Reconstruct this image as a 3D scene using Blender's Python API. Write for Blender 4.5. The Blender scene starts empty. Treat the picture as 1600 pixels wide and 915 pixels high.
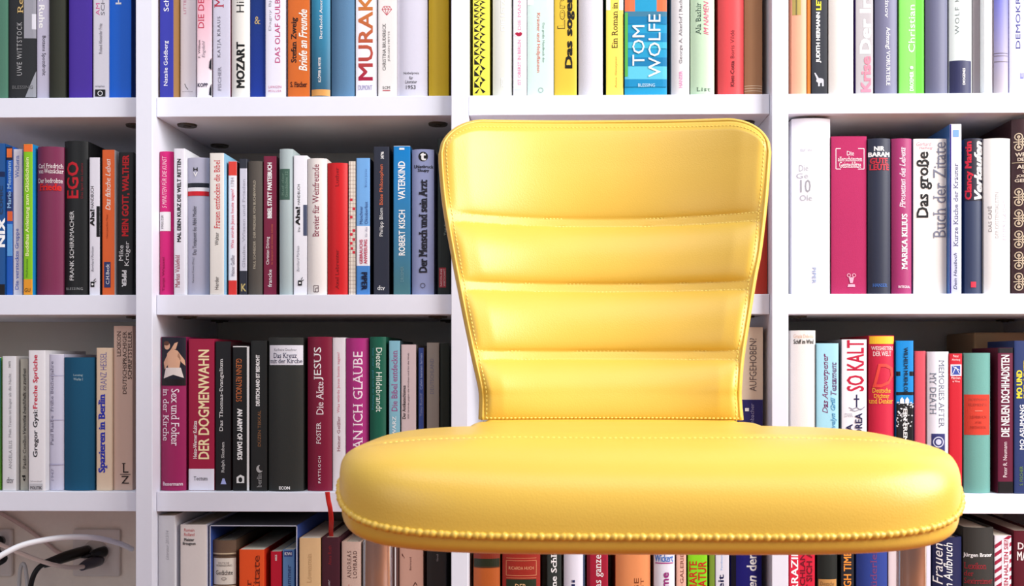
import bpy, bmesh, math, random
from mathutils import Vector, Matrix
random.seed(7)
C = bpy.context.scene.collection
sc = bpy.context.scene

# ------------------------------------------------------------------ camera
F = 1667.0; PX, PY = 845.0, 565.0; YAW = math.radians(1.2); CAMY = -1.5; EYE = 0.52
cam = bpy.data.cameras.new('camera'); camo = bpy.data.objects.new('camera', cam); C.objects.link(camo)
camo.location = (0, CAMY, EYE); camo.rotation_euler = (math.pi/2, 0, YAW)
cam.sensor_width = 36; cam.lens = F/1600*36
cam.shift_x = (800-PX)/1600; cam.shift_y = (PY-457.5)/1600
cam.clip_start = 0.05
cam.dof.use_dof = True; cam.dof.focus_distance = 1.42; cam.dof.aperture_fstop = 16
sc.camera = camo
# ------------------------------------------------------------------ light and exposure
w = bpy.data.worlds.new('world'); sc.world = w; w.use_nodes = True
bg = w.node_tree.nodes['Background']; bg.inputs[0].default_value = (0.78, 0.85, 1.0, 1); bg.inputs[1].default_value = 0.38
def area(name, loc, target, sx, sy, power, col):
    l = bpy.data.lights.new(name, 'AREA'); l.shape = 'RECTANGLE'; l.size = sx; l.size_y = sy; l.energy = power; l.color = col
    o = bpy.data.objects.new(name, l); C.objects.link(o); o.location = loc
    o.rotation_euler = (Vector(target)-Vector(loc)).to_track_quat('-Z', 'Y').to_euler()
    return o
area('window_daylight', (2.1, -1.25, 1.75), (0.3, 0, 0.5), 1.6, 1.8, 108, (1.0, 0.98, 0.96))
area('overhead_bounce_fill', (-0.2, -1.3, 2.5), (0, -0.25, 0.5), 2.2, 1.0, 17, (0.97, 0.98, 1.0))  # added overhead fill standing in for bounce off an unseen ceiling, no lamp
area('front_left_fill', (-1.6, -2.5, 1.4), (-.3, 0, 0.3), 1.2, 1.3, 7, (0.97, 0.98, 1.0))  # added weak fill to brighten the lower left bay; no window known there
sc.view_settings.view_transform = 'Standard'; sc.view_settings.look = 'None'
sc.view_settings.gamma = 1; sc.view_settings.use_curve_mapping = False
sc.view_settings.exposure = 0.2

# ------------------------------------------------------------------ helpers
fwd = Vector((-math.sin(YAW), math.cos(YAW), 0)); rgt = Vector((math.cos(YAW), math.sin(YAW), 0))
def P(X, Y, yw):
    """world x, z of the photograph's point (X, Y) on the upright plane y = yw"""
    d = fwd + rgt*((X-PX)/F) + Vector((0, 0, -(Y-PY)/F))
    t = (yw-CAMY)/d.y
    return t*d.x, EYE+t*d.z
def dim(v): return v*(.55+.45*v/90) if v < 90 else v
def lin(c): return tuple(((v/255/12.92) if v/255 <= .04045 else ((v/255+.055)/1.055)**2.4) for v in c)
MATS = {}
def mat(col, kind='paper'):
    """col: (r,g,b) 0-255, or a tuple of two colours printed as a bottom-to-top blend"""
    key = (tuple(col), kind)
    if key in MATS: return MATS[key]
    m = bpy.data.materials.new(kind); m.use_nodes = True; nt = m.node_tree; N = nt.nodes; L = nt.links
    b = N['Principled BSDF']
    if isinstance(col[0], tuple):
        tc = N.new('ShaderNodeTexCoord'); sp = N.new('ShaderNodeSeparateXYZ'); rp = N.new('ShaderNodeValToRGB')
        L.new(tc.outputs['Generated'], sp.inputs[0]); L.new(sp.outputs['Z'], rp.inputs[0])
        el = rp.color_ramp.elements
        for i, c in enumerate(col):
            p = i/(len(col)-1)
            e = el[0] if i == 0 else (el[1] if i == len(col)-1 else el.new(p))
            e.position = p; e.color = (*lin(c), 1)
        src = rp.outputs[0]
    else:
        if max(col) < 90: col = tuple(dim(v) for v in col)
        rg = N.new('ShaderNodeRGB'); rg.outputs[0].default_value = (*lin(col), 1); src = rg.outputs[0]
    P_ = dict(paper=(.45, 260, .10, .04), cloth=(.85, 1400, .45, .10), gloss=(.22, 60, .03, .03), leather=(.42, 420, .28, .05),
              board=(.42, 90, .03, .03), pages=(.9, 900, .3, .10), ink=(.5, 500, .0, .0), plastic=(.35, 50, .02, .02),
              wall=(.9, 130, .35, .08), ribbon=(.5, 900, .2, .08))[kind]
    b.inputs['Roughness'].default_value = P_[0]; b.inputs['Specular IOR Level'].default_value = .3
    if P_[3] > 0:
        tc2 = N.new('ShaderNodeTexCoord'); ns = N.new('ShaderNodeTexNoise'); ns.inputs['Scale'].default_value = P_[1]
        L.new(tc2.outputs['Object'], ns.inputs['Vector'])
        ns2 = N.new('ShaderNodeTexNoise'); ns2.inputs['Scale'].default_value = 14; L.new(tc2.outputs['Object'], ns2.inputs['Vector'])
        mr = N.new('ShaderNodeMapRange'); mr.inputs[3].default_value = 1-P_[3]; mr.inputs[4].default_value = 1+P_[3]
        ad = N.new('ShaderNodeMath'); ad.operation = 'MULTIPLY_ADD'; ad.inputs[1].default_value = .5; 
        L.new(ns.outputs[0], ad.inputs[0])
        hf = N.new('ShaderNodeMath'); hf.operation = 'MULTIPLY'; hf.inputs[1].default_value = .5; L.new(ns2.outputs[0], hf.inputs[0])
        L.new(hf.outputs[0], ad.inputs[2]); L.new(ad.outputs[0], mr.inputs[0])
        vm = N.new('ShaderNodeVectorMath'); vm.operation = 'SCALE'; L.new(src, vm.inputs[0]); L.new(mr.outputs[0], vm.inputs['Scale'])
        L.new(vm.outputs[0], b.inputs['Base Color'])
        bp = N.new('ShaderNodeBump'); bp.inputs['Strength'].default_value = P_[2]; bp.inputs['Distance'].default_value = .0006
        L.new(ns.outputs[0], bp.inputs['Height']); L.new(bp.outputs[0], b.inputs['Normal'])
    else: L.new(src, b.inputs['Base Color'])
    MATS[key] = m; return m
def chrome():
    m = bpy.data.materials.new('chrome'); m.use_nodes = True; b = m.node_tree.nodes['Principled BSDF']
    b.inputs['Base Color'].default_value = (.60, .64, .70, 1); b.inputs['Metallic'].default_value = 1
    N = m.node_tree.nodes; ns = N.new('ShaderNodeTexNoise'); ns.inputs['Scale'].default_value = 9
    mr = N.new('ShaderNodeMapRange'); mr.inputs[3].default_value = .05; mr.inputs[4].default_value = .14
    m.node_tree.links.new(ns.outputs[0], mr.inputs[0]); m.node_tree.links.new(mr.outputs[0], b.inputs['Roughness'])
    return m
def link_bm(name, bm, m, parent=None, smooth=False):
    me = bpy.data.meshes.new(name); bm.to_mesh(me); bm.free(); me.materials.append(m)
    if smooth: me.polygons.foreach_set('use_smooth', [True]*len(me.polygons))
    o = bpy.data.objects.new(name, me); C.objects.link(o)
    if parent: o.parent = parent
    return o
def link_py(name, vs, fs, m, parent=None, smooth=False):
    me = bpy.data.meshes.new(name); me.from_pydata(vs, [], fs); me.update(); me.materials.append(m)
    if smooth: me.polygons.foreach_set('use_smooth', [True]*len(me.polygons))
    o = bpy.data.objects.new(name, me); C.objects.link(o)
    if parent: o.parent = parent
    return o
def empty(name, loc, label=None, cat=None, group=None, rot=(0, 0, 0)):
    o = bpy.data.objects.new(name, None); C.objects.link(o); o.location = loc; o.rotation_euler = rot; o.empty_display_size = .02
    if label: o['label'] = label
    if cat: o['category'] = cat
    if group: o['group'] = group
    return o
def boxbm(bm, x0, x1, y0, y1, z0, z1, bev=0):
    r = bmesh.ops.create_cube(bm, size=1)
    for v in r['verts']:
        v.co = Vector((x0+(v.co.x+.5)*(x1-x0), y0+(v.co.y+.5)*(y1-y0), z0+(v.co.z+.5)*(z1-z0)))
    if bev:
        es = list({e for v in r['verts'] for e in v.link_edges})
        bmesh.ops.bevel(bm, geom=es, offset=bev, segments=2, affect='EDGES', profile=.5)
    return bm
def box(name, x0, x1, y0, y1, z0, z1, m, parent=None, bev=0):
    bm = bmesh.new(); boxbm(bm, x0, x1, y0, y1, z0, z1, bev); return link_bm(name, bm, m, parent)
def tube(name, pts, r, m, parent=None, seg=12, flat=None, res=1):
    """swept tube through points (Catmull-Rom refined), closed caps; flat=(rx,ry) for straps"""
    pts = [Vector(p) for p in pts]; Q = []
    for i in range(len(pts)-1):
        p0 = pts[max(i-1, 0)]; p1 = pts[i]; p2 = pts[i+1]; p3 = pts[min(i+2, len(pts)-1)]
        for k in range(res):
            t = k/res
            Q.append(.5*((2*p1)+(p2-p0)*t+(2*p0-5*p1+4*p2-p3)*t*t+(3*p1-p0-3*p2+p3)*t**3))
    Q.append(pts[-1]); vs = []; fs = []; nrm = None
    for i, q in enumerate(Q):
        tg = (Q[min(i+1, len(Q)-1)]-Q[max(i-1, 0)]).normalized()
        if nrm is None:
            nrm = tg.cross(Vector((0, 1, 0)))
            if nrm.length < .1: nrm = tg.cross(Vector((1, 0, 0)))
            nrm.normalize()
        nrm = (nrm-tg*nrm.dot(tg)).normalized(); bn = tg.cross(nrm)
        rx, ry = flat if flat else ((r(i/(len(Q)-1)),)*2 if callable(r) else (r, r))
        for k in range(seg):
            a = 2*math.pi*k/seg; vs.append(q+nrm*math.cos(a)*rx+bn*math.sin(a)*ry)
    n = len(Q)
    for i in range(n-1):
        for k in range(seg):
            a = i*seg+k; b = i*seg+(k+1) % seg; fs.append((a, b, b+seg, a+seg))
    fs.append(tuple(range(seg-1, -1, -1))); fs.append(tuple((n-1)*seg+k for k in range(seg)))
    return link_py(name, vs, fs, m, parent, True)

# ------------------------------------------------------------------ setting
def floor_material():
    m = bpy.data.materials.new('wood_floor'); m.use_nodes = True; N = m.node_tree.nodes; L = m.node_tree.links; b = N['Principled BSDF']
    tc = N.new('ShaderNodeTexCoord'); mp = N.new('ShaderNodeMapping'); mp.inputs['Scale'].default_value = (2, 26, 2)
    ns = N.new('ShaderNodeTexNoise'); ns.inputs['Scale'].default_value = 5; ns.inputs['Detail'].default_value = 6
    rp = N.new('ShaderNodeValToRGB'); rp.color_ramp.elements[0].color = (.20, .050, .012, 1); rp.color_ramp.elements[1].color = (.40, .13, .035, 1)
    L.new(tc.outputs['Object'], mp.inputs[0]); L.new(mp.outputs[0], ns.inputs['Vector']); L.new(ns.outputs[0], rp.inputs[0]); L.new(rp.outputs[0], b.inputs['Base Color'])
    b.inputs['Roughness'].default_value = .45
    return m
fl = box('floor', -4.5, 4.5, -6, .33, -.05, 0, floor_material()); fl['kind'] = 'structure'
wb = box('wall_back', -4.5, 4.5, .302, .38, 0, 2.4, mat((246, 230, 210), 'wall')); wb['kind'] = 'structure'

# ------------------------------------------------------------------ bookcase
white = mat((228, 230, 242), 'board')
SHY = .015; DEP = .29
def zt(Y, X=880, y=SHY): return P(X, Y, y)[1]
SH = [(zt(-162), zt(-131)), (zt(179.5), zt(148.5)), (zt(491), zt(459.5)), (zt(800.5), zt(769.5)), (.028, .058)]   # underside, top of each board
FLOORZ = {1: SH[1][1], 2: SH[2][1], 3: SH[3][1], 4: SH[4][1]}
UP = [(-283, -257), (212, 238), (705, 731), (1206, 1232), (1700, 1727)]
UPX = [(P(a, 500, 0)[0], P(b, 500, 0)[0]) for a, b in UP]
bc = empty('bookcase', (0, 0, 0), 'white bookcase of four bays filled with books behind the yellow chair', 'bookcase')
for a, b in UPX: box('upright', a, b, 0, DEP, 0, SH[0][1]+.03, white, bc, .0008)
for i in range(4):
    xa, xb = UPX[i][1]+.0004, UPX[i+1][0]-.0004
    for k, (z0, z1) in enumerate(SH):
        box('shelf_board', xa, xb, SHY, DEP-.006, z0, z1, white, bc, .0008)
        if k < 4:
            for fx in (xa+.026, xb-.026):
                for fy in (.066, .215):
                    bm = bmesh.new()
                    bmesh.ops.create_cone(bm, cap_ends=True, segments=24, radius1=.0135, radius2=.0145, depth=.003, matrix=Matrix.Translation((fx, fy, z0-.0012)))
                    bmesh.ops.create_cone(bm, cap_ends=True, segments=16, radius1=.006, radius2=.006, depth=.0015, matrix=Matrix.Translation((fx, fy, z0-.003)))
                    boxbm(bm, fx-.005, fx+.005, fy-.0008, fy+.0008, z0-.0042, z0-.0036)
                    link_bm('shelf_fitting', bm, mat((70, 66, 60), 'plastic'), bc)
    zb = SH[3][0] if i == 0 else .03
    box('back_panel', xa, xb, DEP-.005, DEP, zb, SH[0][1], mat((205, 200, 190), 'board'), bc)
    box('plinth', xa, xb, .04, .055, 0, .027, white, bc)
box('top_board', UPX[0][0], UPX[4][1], 0, DEP, SH[0][1]+.0305, SH[0][1]+.055, white, bc, .001)

# ------------------------------------------------------------------ lettering
XC = {}
def text_bm(txt, style):
    key = (txt, style)
    if key in XC: return XC[key]
    cu = bpy.data.curves.new('lettering', 'FONT'); cu.body = txt; cu.size = 1; cu.resolution_u = 2
    cu.fill_mode = 'BOTH'; cu.space_line = .9
    if 'w' in style: cu.space_character = 1.25
    if 'i' in style: cu.shear = .28
    o = bpy.data.objects.new('lettering', cu); C.objects.link(o)
    me = bpy.data.meshes.new_from_object(o); bpy.data.objects.remove(o); bpy.data.curves.remove(cu)
    if 's' in style:     # slab ends on the stems: every short level edge at base, x-height or cap height gets a foot
        bm = bmesh.new(); bm.from_mesh(me); bmesh.ops.remove_doubles(bm, verts=bm.verts, dist=1e-5); add = []
        for e in bm.edges:
            if len(e.link_faces) == 1:
                a, b = e.verts
                if abs(a.co.y-b.co.y) < .012+(.05 if 'i' in style else 0) and .03 < abs(a.co.x-b.co.x) < .22:
                    cy = e.link_faces[0].calc_center_median().y; y = (a.co.y+b.co.y)/2
                    add.append((min(a.co.x, b.co.x), max(a.co.x, b.co.x), y, 1 if cy > y else -1))
        for x0, x1, y, s in add:
            f = [bm.verts.new((x0-.075, y, 1e-5)), bm.verts.new((x1+.075, y, 1e-5)), bm.verts.new((x1+.075, y+s*.045, 1e-5)), bm.verts.new((x0-.075, y+s*.045, 1e-5))]
            bm.faces.new(f)
        bm.to_mesh(me); bm.free()
    wt = .042 if 'B' in style else (.022 if 'b' in style else 0)
    if wt:               # heavier strokes: the same glyphs struck again, slightly shifted
        bm = bmesh.new()
        for q, (dx, dy) in enumerate(((-wt, -wt*.5), (-wt, wt*.5), (wt, -wt*.5), (wt, wt*.5), (0, 0))):
            k = len(bm.verts); bm.from_mesh(me); bm.verts.ensure_lookup_table()
            for v in bm.verts[k:]: v.co.x += dx; v.co.y += dy; v.co.z += q*.00002
        bm.to_mesh(me); bm.free()
    XC[key] = me; return me

# print items: coordinates are those of the photograph, placed on the spine's real surface
def T(t, xl, xr, yt, yb, d='u', c=(20, 20, 20), s=''): return ('T', t, xl, xr, yt, yb, d, c, s)
def R(xl, xr, yt, yb, c, n='colour_band'): return ('G', [[(xl, yt), (xr, yt), (xr, yb), (xl, yb)]], c, n)
def G(polys, c, n='emblem'): return ('G', polys, c, n)
def circ(cx, cy, r, ry=None, n=16, a0=0): return [(cx+r*math.cos(a0+2*math.pi*k/n), cy+(ry or r)*math.sin(a0+2*math.pi*k/n)) for k in range(n)]
def ring(cx, cy, r, t, n=20, ry=None):
    ry = ry or r; out = []
    for k in range(n):
        a, b = 2*math.pi*k/n, 2*math.pi*(k+1)/n
        out.append([(cx+r*math.cos(a), cy+ry*math.sin(a)), (cx+r*math.cos(b), cy+ry*math.sin(b)), (cx+(r-t)*math.cos(b), cy+(ry-t)*math.sin(b)), (cx+(r-t)*math.cos(a), cy+(ry-t)*math.sin(a))])
    return out
def line(pts, t):
    out = []
    for (ax, ay), (bx, by) in zip(pts[:-1], pts[1:]):
        L_ = math.hypot(bx-ax, by-ay) or 1; nx, ny = -(by-ay)/L_*t/2, (bx-ax)/L_*t/2
        out.append([(ax+nx, ay+ny), (bx+nx, by+ny), (bx-nx, by-ny), (ax-nx, ay-ny)])
    return out
def frame(xl, xr, yt, yb, t): return line([(xl, yt), (xr, yt)], t)+line([(xr, yt), (xr, yb)], t)+line([(xr, yb), (xl, yb)], t)+line([(xl, yb), (xl, yt)], t)

BAYN = {1: 'left bay', 2: 'second bay', 3: 'third bay', 4: 'right bay'}
ROWN = {1: 'top row', 2: 'second row', 3: 'third row', 4: 'bottom row'}
LAST = {}
PAGES = (232, 224, 208)
def book(row, bay, x0, x1, top, col, desc, items=(), k='p', y=None, side=None, lean=0, mk=None, pages=PAGES, depth=None, inset=None):
    """k: 'h' rounded hardback, 'f' flat hardback, 'p' paperback"""
    if y is None: y = .026+.006*random.random()
    base = FLOORZ[row]+.0004; Ym = {1: 60, 2: 340, 3: 640, 4: 870}[row]
    xa = P(x0, Ym, y)[0]; xb = P(x1, Ym, y)[0]
    if (row, bay) in LAST and x0 > LAST[(row, bay)][1]-3: xa = max(xa, LAST[(row, bay)][0]+.0003)
    xa = max(xa, UPX[bay-1][1]+.001); xb = min(xb, UPX[bay][0]-.001)
    LAST[(row, bay)] = (xb, x1)
    W = xb-xa; cx = (xa+xb)/2; H = P((x0+x1)/2, top, y)[1]-base
    hi = {1: SH[0][0], 2: SH[1][0], 3: SH[2][0], 4: SH[3][0]}[row]
    H = min(H, hi-base-.004); ang = math.atan2(lean*.0009, H)
    D = depth or (.125+.03*random.random() if k == 'p' else .15+.02*random.random())
    D = min(D, DEP-.012-y)
    rt = empty('book', (cx, y, base), f'{desc}, {ROWN[row]}, {BAYN[bay]}', 'book', f'books on the {ROWN[row]} of the {BAYN[bay]}', (0, ang, 0))
    kind = mk or {'h': 'paper', 'f': 'paper', 'p': 'paper'}[k]
    bul = {'h': min(.0065, W*.16), 'f': .0012, 'p': .0007}[k]; ex = {'h': 2.3, 'f': 6, 'p': 8}[k]
    th = .0024 if k != 'p' else .0007
    th = min(th, W*.15)
    hw = W/2
    def surf(x): return -bul*(1-min(1, abs(x/hw))**ex)
    n = {'h': 14, 'f': 8, 'p': 8}[k]
    us = [-1+2*i/n for i in range(n+1)]
    if k != 'h': us = [-1, -.97, -.92, -.8, -.4, 0, .4, .8, .92, .97, 1]
    pts = [(u*hw, surf(u*hw)) for u in us]; vs = []; fs = []
    for x, yy in pts: vs += [(x, yy, 0), (x, yy, H)]
    m_ = len(pts)
    for i in range(m_-1): fs.append((2*i, 2*i+2, 2*i+3, 2*i+1))
    nf = len(fs); o = len(vs)
    inn = [(x*(1-th/hw*.9), yy+th) for x, yy in pts]
    for x, yy in pts: vs += [(x, yy, 0), (x, yy, H)]
    q = len(vs)
    for x, yy in inn: vs += [(x, yy, 0), (x, yy, H)]
    for i in range(m_-1):
        fs.append((o+2*i+1, o+2*i+3, q+2*i+3, q+2*i+1)); fs.append((o+2*i, q+2*i, q+2*i+2, o+2*i+2)); fs.append((q+2*i, q+2*i+1, q+2*i+3, q+2*i+2))
    fs.append((o, o+1, q+1, q)); fs.append((o+2*m_-2, q+2*m_-2, q+2*m_-1, o+2*m_-1))
    me = bpy.data.meshes.new('spine'); me.from_pydata(vs, [], fs); me.materials.append(mat(col, kind))
    me.polygons.foreach_set('use_smooth', [i < nf for i in range(len(fs))])
    so = bpy.data.objects.new('spine', me); C.objects.link(so); so.parent = rt
    bcol = mat(side if side else (col if not isinstance(col[0], tuple) else col[0]), kind)
    box('front_cover', hw-th, hw, th*.6 if k == 'p' else .0012, D, 0, H, bcol, rt)
    box('back_cover', -hw, -hw+th, th*.6 if k == 'p' else .0012, D, 0, H, bcol, rt)
    ins = inset if inset is not None else (.003 if k != 'p' else .0004)
    box('pages', -hw+th*1.02, hw-th*1.02, th+.0006, D-ins, ins if k != 'p' else .0003, H-ins, mat(pages, 'pages'), rt)
    ca, sa = math.cos(ang), math.sin(ang)
    def loc(X, Y):
        a, b = P(X, Y, y-bul*.5); a -= cx; b -= base
        return a*ca-b*sa, a*sa+b*ca
    for li, it in enumerate(items):
        off = .00022+.00013*li
        bm = bmesh.new()
        if it[0] == 'T':
            _, t, xl, xr, yt, yb, d, c, s = it
            bm.from_mesh(text_bm(t, s))
            xs = [v.co.x for v in bm.verts]; ys = [v.co.y for v in bm.verts]
            if not xs: bm.free(); continue
            ax, bx, ay, by = min(xs), max(xs), min(ys), max(ys)
            X0, Z1 = loc(xl, yt); X1, Z0 = loc(xr, yb)
            if ca < 1:
                mx, mz = loc((xl+xr)/2, (yt+yb)/2); w2 = (P(xr, yt, y)[0]-P(xl, yt, y)[0])/2; h2 = (P(xl, yt, y)[1]-P(xl, yb, y)[1])/2
                X0, X1, Z0, Z1 = mx-w2, mx+w2, mz-h2, mz+h2
            for v in bm.verts:
                a = (v.co.x-ax)/(bx-ax); b = (v.co.y-ay)/(by-ay)
                zz = v.co.z
                if d == 'h': v.co = (X0+a*(X1-X0), zz, Z0+b*(Z1-Z0))
                elif d == 'u': v.co = (X1-b*(X1-X0), zz, Z0+a*(Z1-Z0))
                else: v.co = (X0+b*(X1-X0), zz, Z1-a*(Z1-Z0))
            nm = 'lettering'
        else:
            _, polys, c, nm = it
            for pl in polys:
                try: bm.faces.new([bm.verts.new((*(lambda q: (q[0], 0, q[1]))(loc(X, Y)),)) for X, Y in pl])
                except ValueError: pass
        # trim to the spine face, then lay on the curved surface
        lim = hw*.995
        for px_, nx in ((lim, 1), (-lim, -1)):
            bmesh.ops.bisect_plane(bm, geom=bm.verts[:]+bm.edges[:]+bm.faces[:], plane_co=(px_, 0, 0), plane_no=(nx, 0, 0), clear_outer=True)
        for pz, nz in ((H-.0003, 1), (.0003, -1)):
            bmesh.ops.bisect_plane(bm, geom=bm.verts[:]+bm.edges[:]+bm.faces[:], plane_co=(0, 0, pz), plane_no=(0, 0, nz), clear_outer=True)
        if not bm.faces: bm.free(); continue
        for u in (us[1:-1] if k == 'h' else (-.97, -.92, -.8, .8, .92, .97)):
            bmesh.ops.bisect_plane(bm, geom=bm.verts[:]+bm.edges[:]+bm.faces[:], plane_co=(u*hw, 0, 0), plane_no=(1, 0, 0))
        def chord(x):      # height of the faceted spine at x
            for (xa_, ya_), (xb_, yb_) in zip(pts[:-1], pts[1:]):
                if xa_-1e-9 <= x <= xb_+1e-9: return ya_+(yb_-ya_)*(x-xa_)/(xb_-xa_)
            return 0
        for v in bm.verts: v.co.y = chord(v.co.x)-off-v.co.y
        bmesh.ops.recalc_face_normals(bm, faces=bm.faces)
        if sum(f.normal.y*f.calc_area() for f in bm.faces) > 0: bmesh.ops.reverse_faces(bm, faces=bm.faces)
        link_bm(nm, bm, mat(c, 'ink' if it[0] == 'T' else kind), rt)
    return rt
K = (22, 22, 24); Wt = (240, 240, 240)
def tri_pattern(xa, xb, y0, y1):
    out = []; n = 0; y = y1; c = (xb-xa)
    while y > y0:
        s = 18 if y > 95 else (12 if y > 40 else 9)
        m = (xa+xb)/2; h = s/2
        out += [[(m, y-h), (m-c/4, y), (m-c/2, y)], [(m, y-h), (m+c/4, y), (m+c/2, y-h*.3)], [(m, y-h), (m+c/4, y-s), (m, y-s)], [(m, y-h), (m-c/2, y-s), (m-c/2, y-h)]]
        y -= s
    return out
# ---- top row, left bay
book(1,1,-16,12,-70,(72,118,98),'dark green plain book','' ,k='f')
book(1,1,13,57,-85,(44,45,48),'black and grey book with silvery capitals',[
 R(38,57,-85,60,(150,150,160),'cover_picture'),R(50,57,22,46,(215,215,225),'cover_picture'),
 G([[(57,110),(57,152),(40,152),(48,132)]],(150,152,160),'cover_picture'),
 T('UWE WITTSTOCK',27,35,35,118,'u',(170,170,172),'w'),T('Reich',28,37,-28,21,'u',(200,170,110),'s'),T('BLESSING',20,52,134,139,'h',(110,110,112))],k='f')
book(1,1,58,77,-60,(188,184,205),'silver grey paperback with downward lettering',[
 T('Robert Ruhe',61,70,-48,44,'d',Wt,'b'),T('Bottens Spottdroht',65,72,56,118,'d',(60,58,72))])
book(1,1,78,102,-80,(56,58,50),'dark olive clothbound book',(),k='h',mk='cloth')
book(1,1,108,144,-75,(66,38,150),'deep purple glossy book',(),k='f',side=(48,24,96))
book(1,1,146,170,-65,(214,212,222),'pale grey paperback with black square mark',[
 T('AM ENDE',150,156,-34,24,'u',(215,90,150)),T('SCHLUSS',158,164,-34,24,'u',(120,120,130)),T('Roland Alexander Fritz',155,160,37,84,'u',(120,120,130)),
 T('verlagshaus',149,164,133,137,'h',(120,120,130)),R(149,165,140,151,K,'emblem'),G(ring(157,146,4,1),Wt)])
book(1,1,171,205,-80,(10,100,215),'bright blue book with white capital',[T('HEIMAT',181,190,-60,7,'u',Wt,'b')],k='f',side=(10,50,120))
# ---- top row, second bay
book(1,2,250,271,-75,(48,52,158),'royal blue paperback with white name',[T('Natalie Goldberg',256,264,64,134,'u',Wt),T('Schreiben',256,264,-44,18,'u',Wt)],side=(150,110,60),y=.02)
book(1,2,282,306,-60,(228,226,238),'slim white book with tiny pink print',[T('LITTERA',287,291,-12,22,'u',(200,120,160)),G(line([(289,131),(291,136),(294,140)],1),(90,90,100)),T('sammlung',285,301,142,144,'h',(130,130,140))],y=.044)
book(1,2,308,331,-70,((240,238,246),(240,234,240),(236,150,170),(226,120,146)),'white and pink book with red title',[
 T('DIE DENKER',310,319,-42,44,'u',(190,30,70),'s'),T('F. William',310,313,62,91,'u',(60,40,50),'s'),T('Engdahl',316,322,64,90,'u',(150,140,150),'i'),T('KOPP',309,325,130,136,'h',(30,30,70),'b'),
 G([[(331,90),(331,110),(327,106),(328,96)],[(331,130),(331,150),(327,148),(328,138)]],(30,30,40))])
book(1,2,333,360,-65,(200,198,216),'lavender silver book with spaced grey name',[T('MACHT',335,350,-62,12,'u',(170,30,60),'s'),T('KATJA KRAUS',340,346,26,90,'u',(90,90,104),'sw'),T('FISCHER',341,346,104,142,'u',(120,120,134),'s')],side=(120,20,60))
book(1,2,362,391,-70,(224,222,216),'cream book with heavy black vertical word',[T('Hilde',370,382,-22,20,'u',(50,50,50),'l'),T('MOZART',370,383,66,138,'u',(18,18,20),'B')],k='h')
book(1,2,391,415,-80,((24,54,150),(24,52,120),(20,48,96)),'dark blue cloth book with gold mark',[T('&',398,407,26,38,'h',(190,165,110),'s')],k='f',mk='cloth')
book(1,2,415,446,-60,(228,226,240),'white book with magenta vertical title',[T('Dagny Björnson',420,425,-36,48,'u',(150,150,160),'l'),T('DAS OLAF GULBRANSSON',430,438,-62,98,'u',(190,30,110)),
 T('LANGEN',420,440,134,138,'h',(200,110,140),'w'),T('MÜLLER',420,440,140,144,'h',(200,110,140),'w')],k='f')
book(1,2,450,484,-75,(206,102,34),'burnt orange book with white slanted title',[T('Stefan Zweig',455,466,27,98,'u',(40,20,14),'bs'),T('Briefe an Freunde',467,480,15,111,'u',(245,238,230),'bi'),T('S. Fischer',454,480,128,136,'h',(70,24,10),'bs')],k='f',side=(200,190,190))
book(1,2,487,516,-60,((42,84,110),(44,96,130),(40,130,165),(50,150,190)),'teal blue book with tan foot band',[R(486,517,140,150,(210,150,80)),T('Berthold Auerbach',500,504,-20,62,'u',Wt,'s'),T('KLÖPFER & MEYER',497,502,90,129,'u',(230,230,230),'b')],k='h')
book(1,2,518,554,-75,(84,122,156),'plain steel blue clothbound book',(),k='h',mk='cloth')
book(1,2,556,589,-85,(238,236,244),'white book with huge crimson to orange capitals',[T('MURAKAMI',560,583,-72,126,'u',((165,15,60),(190,30,60),(205,90,40),(220,150,50)),'b'),T('DUMONT',560,582,133,141,'h',(170,165,200),'b')],k='f')
book(1,2,591,620,-50,(232,228,226),'off-white book with line-drawn heart',[
 G(line([(597,15),(600,10),(609,10),(612,15),(604.5,24),(597,15)],.8)+line([(597,15),(612,15)],.7)+line([(600,10),(602,15),(604.5,24),(607,15),(609,10)],.7)+line([(602,15),(604.5,10),(607,15)],.6),(200,60,80)),
 T('CHRISTINA BRUDERECK',598,603,37,110,'u',(80,80,80),'s'),T('JÜRGEN METTE',606,610,49,96,'u',(120,120,120),'s'),T('SCM',598,610,135,139,'h',(60,60,60),'s'),R(598,610,141,142,(190,50,70),'underline')])
book(1,2,621,668,-70,(216,214,230),'wide pale lavender book with prize line',[T('Nobelpreis',631,655,113,118,'h',(60,60,66)),T('für',640,646,120,125,'h',(60,60,66)),T('Literatur',634,652,126,131,'h',(60,60,66)),T('1953',635,650,134,140,'h',(60,60,66))],k='h')
book(1,2,670,701,-80,(204,170,34),'plain mustard yellow book',(),k='h',side=(150,120,24))
# ---- top row, third bay
book(1,3,739,765,-75,(232,222,78),'yellow book with black triangle pattern',[G(tri_pattern(741,759,-60,146),(26,26,24),'triangle_pattern')])
book(1,3,770,800,-70,(214,216,208),'pale grey book with faint white print',[T('DIE LETZTEN',783,790,-22,49,'u',(250,250,250),'b'),T('2020',783,787,122,137,'u',(250,250,250),'b')],k='h')
book(1,3,802,823,-60,(240,238,246),'slim white book with red fruit bowl',[T('DIE MANGO',809,814,-16,47,'u',(235,140,170),'s'),T('IST OBERST IN BERLIN',809,814,62,133,'u',(230,130,165),'s'),
 G([circ(811,54,7,4)],(250,248,252)),G([circ(808,53,3,2.4),circ(813,53,3,2.6),circ(811,55,4,2)],(170,20,60)),T('ullstein',804,819,139,141,'h',(150,190,220))])
book(1,3,824,865,-70,(206,228,222),'mint green book with downward orange title',[R(824,865,-70,8,(240,240,240)),T('Kräuter und Heilpflanzen',838,844,20,114,'d',(222,110,90),'s'),T('Das große Handbuch der',847,851,36,98,'d',(110,150,130),'s'),G(ring(845,141,4,.8),(140,160,150))],k='f')
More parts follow.
